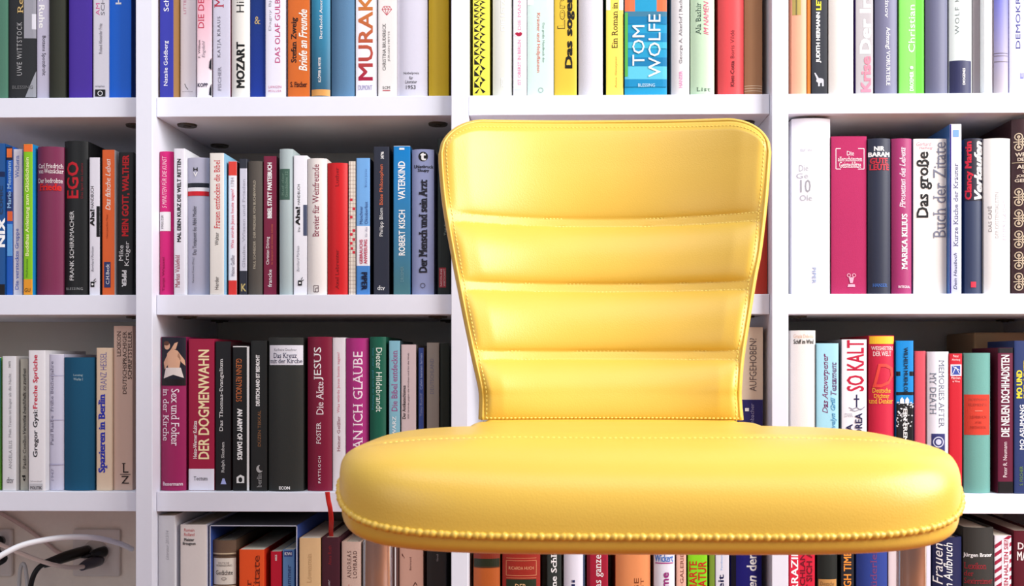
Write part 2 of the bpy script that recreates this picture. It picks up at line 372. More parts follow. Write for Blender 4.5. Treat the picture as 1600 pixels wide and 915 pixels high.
book(1,3,866,901,-75,(224,190,62),'golden yellow book with heavy black title',[T('Lorenz',871,883,-40,45,'u',(70,55,20),'b'),T('Lorenz',872,882,-39,44,'u',(224,190,62),''),T('Das sogenannte',883,898,-72,107,'u',(30,26,20),'B')],k='f')
book(1,3,904,942,-80,(214,212,220),'wide white linen book',(),k='h',mk='cloth')
book(1,3,947,974,-60,(248,226,96),'light yellow book with white head',[R(947,974,-60,16,(245,243,235)),T('Ein Roman in',956,965,4,75,'u',(80,60,30),'s'),T('Anna Gmeyner',961,965,88,138,'u',(200,150,70),'s')],k='f',side=(30,130,80))
book(1,3,976,1042,-80,(30,150,195),'thick turquoise banded book with white capitals',[
 R(976,1042,-80,18,(226,112,70)),R(976,1042,18,26,(60,120,150)),R(976,1042,26,38,(10,120,170)),R(976,1042,52,66,(20,130,180)),R(976,1042,66,76,(60,175,205)),R(976,1042,90,104,(15,120,170)),R(976,1042,104,124,(90,190,215)),R(976,1042,124,136,(20,135,185)),
 R(976,981,20,120,(90,180,80)),T('TOM',988,1007,40,103,'u',Wt,''),T('WOLFE',1013,1032,23,121,'u',Wt,''),T('BLESSING',997,1023,131,136,'h',(200,230,240))],k='f')
book(1,3,1049,1077,-60,(214,212,214),'pale grey book with two small names',[T('George A. Akerlof | Rachel E. Kranton',1061,1067,-52,100,'u',(90,85,90),'s'),T('HANSER',1061,1066,111,138,'u',(225,120,180),'s')],k='h')
book(1,3,1079,1116,-70,(188,214,184),'light green book with magenta slanted words',[T('Ala Bashir',1087,1095,5,55,'u',(60,80,70),'s'),T('IM NAMEN',1099,1107,3,55,'u',(220,60,120),'i'),T('List',1088,1110,137,143,'h',(70,90,80),'sw')],k='h')
book(1,3,1122,1162,-60,(222,76,80),'coral red book with small dark print',[T('Boris Vildé',1141,1147,48,92,'u',(120,30,40)),T('Klett-Cotta',1141,1147,96,136,'u',(110,24,34),'b')],k='h')
book(1,3,1163,1191,-75,(168,124,90),'tan brown cloth book with pale foot lines',[R(1163,1191,134,135,(225,200,170)),R(1163,1191,138,139,(225,200,170)),R(1163,1191,142,143,(225,200,170))],k='h',mk='cloth')
# ---- top row, right bay
book(1,4,1237,1260,-60,(228,160,130),'peach book with gilded head',[R(1238,1251,-60,24,(168,150,80)),R(1243,1245,-60,24,(110,100,60))],k='h')
book(1,4,1261,1267,-70,(200,120,40),'very thin amber booklet')
book(1,4,1268,1293,-65,((40,42,50),(62,64,74),(50,52,60)),'dark grey book with bold white name',[T('JUDITH HERMANN',1275,1283,19,98,'u',Wt,'B'),T('LETTIPARK',1275,1283,-52,16,'u',(240,225,60),'B'),
 G([circ(1281,126,6,4),[(1276,124),(1272,114),(1274,114),(1279,122)],[(1278,128),(1278,135),(1281,135),(1281,129)],[(1284,128),(1284,135),(1287,135),(1287,127)]],(190,192,200))])
book(1,4,1295,1333,-80,(226,222,216),'plain white wide book',(),k='h')
book(1,4,1337,1364,-70,(176,172,176),'grey book with raised white lettering and red word',[T('Der Iran',1343,1361,-30,84,'u',(225,224,228),'B'),T('Krise',1345,1361,88,144,'u',(214,130,150),'B')],side=(60,40,110))
book(1,4,1367,1402,-60,(112,112,140),'slate blue book with downward white title',[T('Peter Ustinov',1382,1388,-58,29,'d',(235,235,240),'s'),T('Achtung! VORURTEILE',1382,1390,43,134,'d',(240,240,245),'s')],k='h')
book(1,4,1405,1444,-75,(128,216,96),'vivid green book with white upright name',[R(1431,1444,-75,146,(92,200,44)),T('Christian Eichler',1419,1429,-56,82,'u',Wt,''),T('DROEMER',1421,1427,112,142,'u',Wt,'b'),G([circ(1424,106,2.6)],Wt)],k='f')
book(1,4,1446,1480,-70,(96,98,124),'plain dark slate book',(),k='h')
book(1,4,1483,1518,-60,(222,232,230),'pale mint book with navy lower part',[R(1483,1518,95,146,(52,54,84)),T('WOLF KAMINER',1492,1498,-62,54,'u',(120,130,130),'w'),T('DIOGENES',1503,1507,107,133,'u',Wt,'b')],k='h')
book(1,4,1520,1531,-75,(150,140,146),'thin grey book',y=.045)
book(1,4,1532,1551,-60,(236,236,240),'slim blank white book',())
book(1,4,1553,1575,-70,((176,168,176),(190,186,196),(80,170,225),(50,70,200)),'blue and grey book with foot lines',[R(1553,1575,83,84,(90,80,90)),R(1553,1575,87,88,(120,110,120)),R(1553,1575,96,97,(120,110,120))],k='h')
book(1,4,1577,1625,-80,(196,198,240),'lavender book with dark upright capitals',[T('DEMOKRATIE',1587,1594,-44,76,'u',(50,50,120),''),T('E',1594,1599,114,123,'u',(120,120,200),'l')],k='f')

# ---- second row, left bay
book(2,1,-24,8,224,(24,78,140),'blue book with large white letters at frame edge',[T('NIX',-2,8,340,386,'u',Wt,'B'),R(-24,8,268,276,(14,40,80)),R(-24,8,444,462,(30,26,30)),T('COMIC',0,5,290,335,'u',(40,60,90),'b')],k='f')
book(2,1,10,20,229,(26,92,190),'narrow blue and orange patterned book',[R(10,20,229,250,(30,30,60)),R(11,19,232,246,(226,110,50)),R(10,20,300,330,(30,50,110)),R(12,20,330,345,(226,100,50)),R(12,20,350,400,(90,160,225)),T('Mario Mesmann',12,18,252,325,'u',(150,190,230),'b')])
book(2,1,21,35,233,(222,220,232),'slim white paperback with blue lettering',[T('Wichern',24,30,243,278,'u',(60,100,190),'s'),T('Die versteckte Gruppe',24,31,357,452,'u',(50,90,190),'s')])
book(2,1,37,51,225,(128,192,24),'lime green book with orange head',[R(36,52,225,237,(230,110,40)),R(36,52,436,462,(225,150,40)),T('Buddhas Anleitung zum Glücklichsein',40,47,246,400,'u',(235,242,170),'b'),T('Hohensee',41,44,404,433,'u',(60,100,30)),T('GU',39,48,450,456,'h',(90,70,20))],side=(30,130,190),y=.02)
book(2,1,58,99,230,(118,42,76),'wide burgundy book with red and white words',[T('Carl Friedrich',60,98,256,263,'h',(235,225,225),'s'),T('von Weizsäcker',60,98,264,271,'h',(235,225,225),'s'),T('Der bedrohte',60,97,279,286,'h',(235,225,225),'s'),T('Friede',62,96,287,298,'h',(200,30,30),'Bs')],k='h',lean=1)
book(2,1,101,138,221,(34,35,36),'thick black book with three red capitals',[T('EGO',105,124,253,310,'u',(185,20,36),'bs'),T('Das Spiel des Lebens',127,131,255,310,'u',(120,18,30)),T('FRANK SCHIRRMACHER',110,117,330,438,'u',(220,220,220)),T('BLESSING',104,130,449,453,'h',(160,160,160),'w')],k='h')
book(2,1,140,156,246,(226,224,234),'slim white handbook with dark side block',[R(151,156,322,370,K,'block'),T('HANDBUCH',142,147,291,325,'u',(60,60,66)),T('Aha!',141,148,327,353,'u',K,'B'),T('Bernhard Pörksen',143,147,385,424,'u',(120,120,130),'i'),
 R(142,148,440,448,K,'emblem'),G([circ(145,444,1.6)],Wt),G(line([(147,439),(150,435)],1)+line([(148,441),(151,439)],1),K)],side=(60,60,66))
book(2,1,160,179,234,(222,98,42),'orange paperback with slanted white title',[T('Das falsche Leben',165,173,248,328,'u',(250,235,225),'is'),T('Hans-Joachim Maaz',166,170,335,372,'u',(160,60,20)),R(163,173,409,449,(40,50,100),'label'),T('C.H.Beck',166,171,412,444,'u',Wt,'s')],side=(214,214,220))
book(2,1,184,207,238,(30,31,34),'black paperback with red upright title',[T('MEIN GOTT, WALTHER',191,203,242,369,'u',(205,24,34),'B'),T('Mike',186,193,383,407,'u',(235,235,235)),T('Krüger',195,204,377,415,'u',(235,235,235)),T('PIPER',191,198,422,448,'d',(240,240,240),'B')],lean=2)
# ---- second row, second bay
book(2,2,245,271,237,(206,28,116),'magenta book with white mid band',[T('5 MINUTEN FÜR DIE KUNST',252,261,244,325,'u',(245,200,215),'i'),R(245,267,331,361,(236,234,236),'label'),T('KREUZER',252,256,336,357,'u',(70,60,70)),T('Tanja Wessel',254,259,402,455,'u',(160,16,84),'b')],k='h')
book(2,2,272,289,232,(222,220,230),'white book with heavy black sentence',[T('MAL EBEN KURZ DIE WELT RETTEN',277,283,248,378,'u',K,'B'),T('Markus Vahlefeld',274,281,398,449,'u',(150,30,60),'s')],side=(222,222,228),y=.018)
book(2,2,292,327,247,(176,176,196),'silver grey book with black and red stripes',[R(290,329,286,293,(40,44,54)),R(290,329,293,299,(225,225,232)),R(290,329,299,306,(200,26,40)),
 T('H',303,310,262,268,'h',K,'b'),T('V',303,310,269,276,'h',(240,240,240),'b'),T('Das Testament des Abbé Meslier',302,308,322,398,'u',(40,40,50),'s'),T('Hartmut Krauss (Hrsg.)',301,305,402,442,'u',(90,90,100),'s')],k='h')
book(2,2,328,350,239,(224,220,214),'cream book with red serif title beside blue cover',[T('Frauen entdecken die Bibel',335,344,250,357,'u',(200,36,50),'s'),T('Walter',336,342,363,383,'u',(80,76,76)),T('Herder',336,342,432,452,'u',(80,76,76))],side=(140,190,220),y=.018)
book(2,2,357,370,252,(230,226,232),'thin white book with red ends',[R(357,370,252,274,(214,60,50)),R(357,370,438,461,(214,50,46)),T('1784',361,366,277,291,'u',(170,160,170)),T('Was würde Jesus heute sagen?',361,367,295,388,'u',(214,70,100)),T('Heiner Geißler',361,367,398,431,'u',(110,100,116))],side=(80,30,30))
book(2,2,374,386,248,(52,54,64),'narrow dark book with long pale label',[R(375,386,263,423,(200,200,214),'label'),T('Glaube, Wissen und Frieden',379,384,280,418,'u',(160,160,174)),T('K',377,385,443,455,'h',(190,170,110),'b')])
book(2,2,388,410,252,(84,80,76),'grey cloth book with faint sand lettering',[T('PAUL SCHNEIDER · DER PREDIGER VON BUCHENWALD',396,400,282,420,'u',(190,180,160))],k='h',mk='cloth')
book(2,2,412,432,244,(118,26,58),'maroon paperback with bold white title',[T('BIBEL STATT PARTEIBUCH',418,425,254,341,'u',Wt,'B'),T('Christian Döring',416,422,370,413,'u',(240,235,235)),T('Im Gespräch mit Christian Schmitz',424,427,350,413,'u',(210,110,70)),T('francke',419,425,421,448,'u',Wt)],side=(80,16,40))
book(2,2,437,458,233,(166,180,182),'grey green book with dark green label',[R(437,453,264,312,(66,96,84),'label'),T('Ruf der',440,444,270,306,'u',(110,140,124),'s'),T('Geschichte 12',446,450,268,308,'u',(120,150,134),'s')],k='h',mk='cloth')
book(2,2,459,480,243,(232,232,240),'white handbook with dark block and doodle mark',[R(474,480,320,368,(70,78,104),'block'),T('HANDBUCH',465,469,288,320,'u',(60,60,66)),T('Aha!',462,469,323,352,'u',K,'B'),T('Das',466,469,354,362,'u',K),T('Bernhard Pörksen',464,468,384,424,'u',(130,130,140),'i'),
 R(466,472,438,446,K,'emblem'),G([circ(469,442,1.6)],Wt),G(line([(471,437),(473,433)],1)+line([(472,439),(475,437)],1),K)])
book(2,2,481,511,248,(226,220,216),'ivory book with maroon fancy title',[T('Brevier für Weinfreunde',489,499,257,370,'u',(130,20,60),'s'),G(frame(491,498,446,456,.9)+line([(494,456),(494,450),(498,450)],.9),(90,70,80))],k='h')
book(2,2,512,543,255,(196,24,30),'bright red book with dark faint print',[T('Luther',525,530,262,292,'u',(120,16,22),'s'),T('Axel Lebrenter',525,530,390,452,'u',(120,16,22),'s')],k='h')
gridl = [l for yy in range(258,461,6) for l in line([(545,yy),(556,yy)],.5)]+[l for xx in (548,552) for l in line([(xx,252),(xx,461)],.5)]
book(2,2,545,556,252,(232,222,208),'narrow gridded book with red squares',[G(gridl,(150,130,120),'grid'),G([[(a,b),(a+4,b),(a+4,b+4),(a,b+4)] for a,b in ((547,310),(551,324),(547,337),(551,358),(547,364),(551,372),(547,378),(548,386),(551,392))],(206,40,60),'squares')])
book(2,2,557,578,247,(112,166,222),'sky blue paperback with white middle band',[R(557,578,353,415,(232,230,238)),R(557,578,415,461,(70,130,200)),T('Münchner',562,567,322,350,'u',(50,70,130)),T('Oktoberfest',570,575,315,350,'u',(50,70,130)),T('GEBRAUCHS',562,567,374,412,'u',(190,40,80),'b'),T('ANWEISUNG',569,574,374,412,'u',(190,40,80),'b'),T('für das',571,574,355,370,'u',(130,130,150)),T('Bruno Jonas',571,574,264,292,'u',(60,90,150)),T('PIPER',565,574,425,453,'d',(20,30,60),'B')],side=(40,40,60))
book(2,2,584,608,229,(50,53,66),'dark slate paperback with white and orange lines',[T('34796',595,600,237,248,'u',Wt,'b'),T('Böse Philosophen',593,600,257,320,'u',(222,110,70)),T('Philipp Blom',593,600,325,369,'u',(225,225,225)),T('dtv',590,602,446,453,'h',(235,235,235),'s')],side=(30,32,40))
book(2,2,615,641,228,((70,116,122),(60,118,136),(16,120,176),(0,126,200)),'blue to teal book with tall white capitals',[T('VATERKIND',622,633,252,312,'u',Wt,'b'),T('ROBERT KISCH',623,633,328,399,'u',Wt,'b'),T('DROEMER',626,631,416,440,'u',(110,150,160)),R(624,632,231,234,Wt,'label')],side=(20,90,140))
book(2,2,644,678,234,(146,154,194),'steel lavender book with round black mark',[G([circ(661.5,245,7.5,n=20)],K),T('t',657,666,239,251,'h',Wt,'B'),T('Uhlenbruck',647,677,258,263,'h',(24,24,34),'b'),T('Skupy',653,671,264,270,'h',(24,24,34),'b'),T('Der Mensch und sein Arzt',655,668,281,426,'u',(40,40,54),'Bs'),G(ring(661,446,4,1),(80,80,100))],k='h')
book(2,2,684,703,217,(34,42,40),'black green book partly behind the chair back',[R(686,697,418,449,(150,40,50),'label'),T('NICOLINE',688,691,420,447,'u',(220,190,190)),T('WIRTSCHAFT',693,696,420,447,'u',(190,170,170)),T('Tag für Tag',694,698,330,368,'u',(130,140,130))],k='f')
# ---- second row, third bay (only what shows beside the chair)
book(2,3,1158,1202,225,(190,64,50),'brick red book showing right of the chair back',(),k='h',mk='cloth')
# ---- second row, right bay
book(2,4,1237,1297,184,(228,228,236),'tall thick white book with faint grey letters',[T('Die',1248,1262,258,268,'h',(170,170,176),'l'),T('Ge',1244,1262,271,279,'h',(170,170,176),'l'),T('10',1250,1266,281,301,'h',(150,150,156),'l'),T('Ole',1249,1268,305,314,'h',(170,170,176),'l'),T('nur wir',1250,1270,231,237,'h',(190,190,196),'l'),T('PIPER',1268,1274,418,443,'d',(130,150,190),'')],k='h')
book(2,4,1299,1354,213,(172,40,92),'thick crimson book with framed title',[G(frame(1306,1350,232,264,1.1),(240,220,225),'frame_line'),T('Die',1323,1334,236,243,'h',(245,225,230),'s'),T('allerschönsten',1309,1347,245,252,'h',(245,225,230),'s'),T('Geistesblitze',1311,1345,253,262,'h',(245,225,230),'s'),
 G(ring(1326,430,3,1)+ring(1334,430,3,1)+[[(1326,433),(1334,433),(1332,442),(1328,442)],[(1325,444),(1335,444),(1336,448),(1324,448)]],(225,170,190))],k='f',mk='cloth')
book(2,4,1356,1391,217,(50,54,70),'slate black book with white and red head words',[T('NIR',1365,1381,229,236,'h',Wt,'B'),T('BARAM',1357,1390,238,245,'h',Wt,'B'),T('GUTE',1359,1387,247,256,'h',(190,40,60),'Bs'),T('LEUTE',1358,1389,257,266,'h',(190,40,60),'Bs'),T('HANSER',1363,1386,443,448,'h',(60,110,190),'s')],k='h')
book(2,4,1393,1424,217,(156,46,102),'raspberry book with white upright title',[T('Pirouetten des Lebens',1405,1414,230,325,'u',(245,225,235),'is'),T('MARIKA KILIUS',1408,1417,334,421,'u',Wt,'bs'),T('INTEGRAL',1403,1422,446,450,'h',(240,220,230),'b')],k='h')
book(2,4,1427,1479,217,(230,226,222),'wide white book with tall condensed black title',[T('Gerhard',1432,1455,222,228,'h',(220,140,160),'i'),T('Hellwig',1436,1457,229,234,'h',(220,140,160),'i'),T('Das große',1432,1456,237,340,'u',(24,22,26),'bs'),T('Buch der Zitate',1458,1478,222,372,'u',(120,124,144),'s')],k='f',side=(110,120,170))
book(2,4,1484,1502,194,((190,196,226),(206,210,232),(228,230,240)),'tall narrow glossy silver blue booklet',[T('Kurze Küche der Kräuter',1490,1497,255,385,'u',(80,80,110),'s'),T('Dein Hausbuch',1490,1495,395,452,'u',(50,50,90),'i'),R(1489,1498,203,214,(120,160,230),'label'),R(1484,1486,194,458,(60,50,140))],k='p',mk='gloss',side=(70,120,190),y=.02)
book(2,4,1507,1535,217,(60,68,88),'slate book with red name and white slanted title',[R(1507,1535,217,314,(44,40,56)),T('Clancy Martin',1508,1520,221,312,'u',(214,36,60),'B'),T('Verkaufen',1521,1535,221,312,'u',Wt,'Bi'),R(1516,1524,440,449,(200,50,70),'emblem')],k='h')
book(2,4,1537,1578,217,(232,230,228),'white book with fine grey upright capitals',[T('DAS CAFÉ',1543,1549,322,362,'u',(150,146,150),'s'),T('DER EXISTENTIALISTEN',1554,1559,300,372,'u',(180,176,180),'s'),T('EINER NACHT',1566,1572,312,375,'u',(180,176,190),'s')],k='h')
orn = []
for cy in (222,) + tuple(range(308,450,33)):
    orn.append(G(ring(1591,cy-8,6,1.4,12)+ring(1591,cy+8,6,1.4,12)+ring(1603,cy,8,1.6,14)+[circ(1591,cy-8,2.4,n=8),circ(1591,cy+8,2.4,n=8)]+line([(1584,cy),(1600,cy)],1.6)+line([(1591,cy-9),(1591,cy+9)],1.2),(214,196,170),'gilt_ornament'))
book(2,4,1580,1625,187,(66,46,50),'dark brown leather book with gilt ornaments',orn+[T('WEISHEIT',1586,1625,239,245,'h',(230,214,195),'b'),T('DER WELT',1589,1625,247,252,'h',(230,214,195),'b'),R(1582,1625,254,255,(200,180,150),'gilt_line'),
 T('ALTER',1588,1618,258,264,'h',(230,214,195),'b'),T('UND',1596,1612,266,271,'h',(230,214,195),'b'),T('JÜDISCHE',1587,1622,273,278,'h',(230,214,195),'b'),T('GEISTER',1585,1620,280,285,'h',(230,214,195),'b')],k='h',mk='leather')

# ---- third row, left bay
book(3,1,-22,2,558,((100,165,36),(110,180,40),(20,110,110)),'green and teal book at frame edge',(),k='p')
book(3,1,4,25,556,(216,216,220),'white paperback with small grey title',[T('ANGELA ELIS',14,19,688,732,'u',(140,140,146)),T('Mein Traum ist länger als die Nacht',14,19,583,683,'u',(150,150,156),'s'),T('34072',14,17,564,574,'u',(60,60,60)),T('dtv',11,22,745,754,'h',(120,120,126),'s')],side=(190,186,186),y=.02)
book(3,1,32,44,560,(172,170,158),'narrow stone grey paperback',[T('Paulo Coelho',36,41,680,732,'u',(40,38,40),'s'),T('Veronika beschließt zu sterben',36,41,575,678,'u',(50,48,50),'si'),T('d',35,40,742,751,'u',K,'b')])
book(3,1,45,71,547,(228,226,230),'white book with black and crimson title',[T('Gregor Gysi:',52,61,640,714,'u',(50,50,56),'b'),T('Freche Sprüche',52,61,554,638,'u',(200,24,60),'b'),T('Schwarzkopf',48,66,750,753,'h',(150,150,156)),R(47,67,755,765,(190,190,196),'label'),T('POLITIK',48,66,759,764,'h',(90,90,96),'b')],side=(210,208,212),y=.018)
book(3,1,73,100,553,((196,194,214),(214,212,228),(186,184,208),(216,214,228),(200,198,216)),'marbled lavender book with grey title',[T('Paul Raabe  Frühe Bücherjahre',79,86,564,695,'u',(110,106,130),'s'),T('1947',80,85,732,750,'u',(150,148,170)),R(73,100,586,587,(170,168,196)),R(73,100,655,656,(174,172,198)),R(73,100,724,726,(170,168,196))],k='h',mk='gloss')
book(3,1,101,148,558,(20,80,112),'wide petrol blue clothbound book',[T('Lessing',116,131,584,588,'h',(170,195,200),'s'),T('Werke I',116,131,590,594,'h',(170,195,200),'s')],k='h',mk='cloth')
book(3,1,151,175,543,(222,198,172),'peach book with bold blue title',[T('FRANZ HESSEL',157,167,550,609,'u',(120,110,160)),T('Spazieren in Berlin',154,168,615,738,'u',(46,54,170),'Bs')],k='f')
book(3,1,178,207,509,(204,174,158),'tall beige reference book with three lines',[T('LEXIKON',183,189,517,557,'u',(50,36,34),'s'),T('DEUTSCHSPRACHIGER',192,198,517,615,'u',(50,36,34),'s'),T('SCHRIFTSTELLER',200,206,517,592,'u',(50,36,34),'s'),T('L',191,201,723,738,'h',(40,30,30),'s'),R(188,204,740,741,(60,50,48),'rule'),T('Z',190,202,743,755,'h',(40,30,30),'s')],k='p')
# ---- third row, second bay
book(3,2,252,291,526,(152,34,90),'plum book with painted torso picture',[R(252,292,526,592,(34,32,48),'cover_picture'),
 G([[(262,552),(270,544),(279,548),(283,560),(281,575),(272,580),(264,575),(262,562)],circ(262,540,5,6,12),[(268,546),(274,536),(279,534),(276,545)],[(280,550),(288,562),(289,571),(284,566),(278,556)],[(262,555),(256,566),(258,577),(263,570)]],(206,160,132),'painted_figure'),
 G([[(260,574),(283,574),(287,590),(272,585),(256,591)]],(214,204,200),'painted_cloth'),G([circ(261,536,5,3.5,10)],(90,54,40),'painted_hair'),
 R(252,292,592,602,(30,22,28)),T('Sex und Folter',269,281,607,696,'d',(240,225,235),'s'),T('in der Kirche',255,265,607,688,'d',(240,225,235),'s'),T('Bassermann',255,286,752,758,'h',(235,215,225),'b')],k='h')
book(3,2,295,335,529,(156,24,62),'crimson book with big cream upright title',[T('DER DOGMENWAHN',310,327,546,717,'u',(246,226,178),'b'),T('Heinz-Werner Kubitza',302,308,657,716,'u',(240,230,230),'b'),R(294,336,732,767,(226,224,236)),T('Tectum',303,325,744,750,'h',(60,60,70),'s')],k='p')
book(3,2,337,361,533,(34,34,38),'black paperback with white gospel title and blue mark',[T('Das Thomas-Evangelium',343,350,560,673,'u',(225,225,225),'s'),T('Ralph Skuban',346,352,690,738,'u',(200,200,200),'s'),G([[(345,756),(354,756),(351,747),(348,747)],circ(349.5,750,2.2)],(160,170,220))],side=(60,20,30),y=.03)
jag = [[(384,541),(388,541)]+[(386+(2.2 if i % 2 else .6),541+i*9) for i in range(1,25)]+[(391,766),(388,766)]+[(385+(1 if i % 2 else 0),766-i*9) for i in range(1,24)]]
book(3,2,364,390,539,(30,30,32),'black paperback with ragged white edge line',[R(386,389.5,541,766,(225,225,225),'white_edge'),R(364,386,540.5,542,(225,225,225),'white_edge'),T('GLENN REYNOLDS',369,378,560,627,'d',(200,110,60),''),T('AN ARMY OF DAVIDS',371,379,638,718,'d',Wt,'B'),
 G([[(370,754),(382,754),(382,744),(376,741),(370,745)]],(220,220,220)),G([circ(376,749,3,4)],(30,30,32))])
book(3,2,392,417,532,(40,42,42),'charcoal paperback with white and brown capitals',[T('DEUTSCHLAND IST BEDROHT',400,406,554,634,'u',Wt,'B'),T('DÜZEN TEKKAL',402,408,641,697,'u',(140,96,60)),G([circ(406,732,5.2,6)],(170,170,170)),G([circ(409,730,4,5)],(40,42,42)),T('berlin',402,409,739,761,'u',(150,150,150),'s')],k='f')
book(3,2,420,474,527,(54,56,54),'very thick dark grey book with white title label',[R(421,473,539,570,(228,228,238),'label'),T('Karlheinz Deschner',429,464,544,548,'h',(130,130,140)),T('Das Kreuz',428,464,551,559,'h',(40,44,80),'s'),T('mit der Kirche',422,472,560,567,'h',(40,44,80),'s'),T('ECON',437,454,759,764,'h',Wt,'B')],k='h')
book(3,2,481,519,526,(122,20,52),'burgundy book with large white last word',[T('JESUS',491,506,542,594,'u',Wt,'s'),T('Die Akte',495,506,596,647,'u',(240,225,230),'s'),T('FOSTER',495,502,659,693,'u',(235,225,228),'s'),T('PATTLOCH',498,502,712,754,'u',(225,210,215),'bw')],k='h')
book(3,2,520,540,527,(228,224,230),'white book with thin pink title behind the seat',[T('Heiner Geißler',527,532,650,705,'u',(140,60,80),'s'),T('Was würde Jesus heute sagen?',527,532,550,645,'u',(220,130,150),'s')],k='f')
book(3,2,541,576,528,(170,46,124),'magenta purple book with large white serif title',[T('WORAN ICH GLAUBE',552,567,549,754,'u',(245,230,240),'s')],k='h')
book(3,2,578,603,526,(20,92,72),'dark green book with downward white name',[T('Dieter Hildebrandt',588,597,543,643,'d',(225,235,225)),T('Vater unser - gleich nach der Werbung',581,585,543,640,'d',(60,150,170))],k='h')
book(3,2,608,625,532,(132,186,204),'light blue book with purple title behind seat',[T('Die Bibel entdecken',612,621,547,642,'u',(160,60,130),'s'),T('SCHWARZ',613,619,650,700,'u',(225,235,240),'b')],side=(60,80,90))
book(3,2,627,650,538,(214,194,196),'dusty pink book with small bold heading',[T('Der Antikatechismus',629,634,602,654,'u',(30,26,30),'b'),T('200 Gründe gegen die Kirchen und für die Welt',637,640,551,654,'u',(80,70,76))],side=(150,140,140))
book(3,2,654,662,543,(50,72,136),'narrow blue book beside the grey-brown one',[T('Calvin kennen lernen',656,660,552,608,'u',(160,175,215)),T('Timo Rudolf',656,660,614,650,'u',(130,140,180))],side=(120,90,50))
book(3,2,667,686,535,(146,138,130),'faded grey brown book behind the seat',[T('DEUTSCHLAND',672,678,560,615,'u',(110,112,130))],k='f')
book(3,2,688,702,536,(28,36,26),'narrow black green book next to the upright',())
# ---- third row, third bay
book(3,3,1150,1192,511,(224,206,184),'cream and navy book showing right of the chair',[R(1150,1193,624,770,(42,40,104)),T('AUFGEHOBEN?',1171,1182,528,611,'u',(100,90,90),''),T('Buchenbacher',1172,1178,630,684,'u',(160,160,200)),R(1164,1170,637,642,Wt,'label')],k='p')
# ---- third row, right bay
book(3,4,1236,1274,516,(224,220,216),'plain white book with two small head lines',[T('Grazia Deledda',1240,1271,522,528,'h',(220,180,150)),T('Schiff im Wind',1240,1271,530,537,'h',(50,50,50),'b')],k='h',mk='cloth')
book(3,4,1276,1310,536,(160,212,228),'light cyan book with purple slanted title',[T('Das Antwerpener',1285,1296,552,645,'u',(120,40,100),'is'),T('Testament',1298,1307,565,617,'u',(110,70,120),'is'),T('Evelyn Grill',1298,1307,620,674,'u',(60,140,190),'is')],k='f')
book(3,4,1315,1354,530,(230,230,236),'white book with huge crimson capitals and cross',[T('SO KALT',1323,1350,531,611,'u',(190,20,60),'b'),R(1337.3,1339.3,616,636,(40,40,80),'cross'),R(1334,1342.5,622,624,(40,40,80),'cross'),G(line([(1326,636),(1332,639),(1338,636),(1345,640),(1351,635)],1.1)+line([(1328,640),(1336,642),(1346,638)],.9),(130,130,150)),
 T('DVA',1320,1333,645,651,'h',(180,180,190),'s'),T('EVA MARIA',1322,1332,662,740,'u',(40,40,80),'b'),T('ANDREA',1336,1347,645,700,'u',(40,40,80),'b')],k='f',side=(120,120,130))
book(3,4,1357,1397,524,(196,34,64),'red book with yellow head band and large initial',[R(1359,1397,525,537,(240,190,50)),T('WEISHEITEN',1361,1395,541,547,'h',(250,235,235),'s'),T('DER WELT',1364,1392,549,556,'h',(250,235,235),'s'),T('D',1363,1396,568,605,'h',(222,70,60),'si'),T('Deutsche',1363,1391,606,613,'h',(240,190,60),'s'),T('Dichter',1365,1389,615,621,'h',(240,190,60),'s'),T('und Denker',1358,1395,622,630,'h',(240,190,60),'s')],k='h')
spl = [circ(1400+random.random()*27,626+random.random()*40,.5+random.random()*1.2,n=6) for _ in range(60)]
book(3,4,1400,1427,532,(10,132,206),'blue and black book with downward lettering',[R(1400,1428,580,587,(24,24,30)),R(1400,1428,612,617,(24,24,30)),R(1400,1428,630,772,(26,26,30)),G(spl,(210,215,220),'speckle'),
 G([[(1406,630),(1406,624),(1409,620),(1412,624),(1412,630)],[(1414,630),(1414,624),(1417,620),(1420,624),(1420,630)]],(230,235,240),'painted_figure'),T('WILHELM MUEHLON',1412,1418,542,616,'d',(20,24,34),'bs'),T('EIN FREMDER',1411,1417,638,715,'d',Wt,'bs')],k='f')
book(3,4,1429,1446,548,(202,78,92),'plain faded rose red book',(),k='f')
book(3,4,1449,1482,549,(228,228,238),'white book with downward grey title and seal',[T('MEMORIES AFTER',1466,1475,562,668,'d',(100,110,126),'s'),T('MY DEATH',1453,1462,582,647,'d',(110,120,136),'s'),R(1455,1476,677,708,(50,54,110),'seal'),G(ring(1465.5,690,8.5,1.6)+[circ(1465.5,690,4.5)],(200,204,226),'seal')],k='h')
book(3,4,1483,1503,552,(194,26,44),'red paperback with small blue emblem box',[T('Peter',1489,1498,554,558,'h',(250,220,220)),T('Altenberg',1487,1500,560,564,'h',(250,220,220)),R(1485,1502,569,587,(230,220,235),'emblem'),R(1487,1500,571,585,(60,80,160),'emblem'),G(line([(1488,584),(1493,573),(1499,584)],1)+line([(1488,572),(1499,578)],1),(220,225,240)),T('Märchen',1486,1500,588,592,'h',(250,220,220)),T('in Wien',1488,1499,594,597,'h',(250,220,220))])
book(3,4,1506,1547,551,(104,158,150),'sea green cloth book with orange red label',[R(1506,1547,616,679,(204,62,46),'label'),T('HOFFMANN',1513,1542,622,626,'h',(160,60,50),'s'),T('ELEMENTE',1513,1542,630,634,'h',(160,60,50),'s'),R(1522,1534,641,642,(230,140,120),'rule'),T('LEHRBUCH',1515,1541,649,653,'h',(160,50,40),'s'),T('FÜR',1523,1533,657,661,'h',(160,50,40),'s'),T('METHODIK',1515,1541,665,669,'h',(160,50,40),'s')],k='h',mk='cloth',depth=.11)
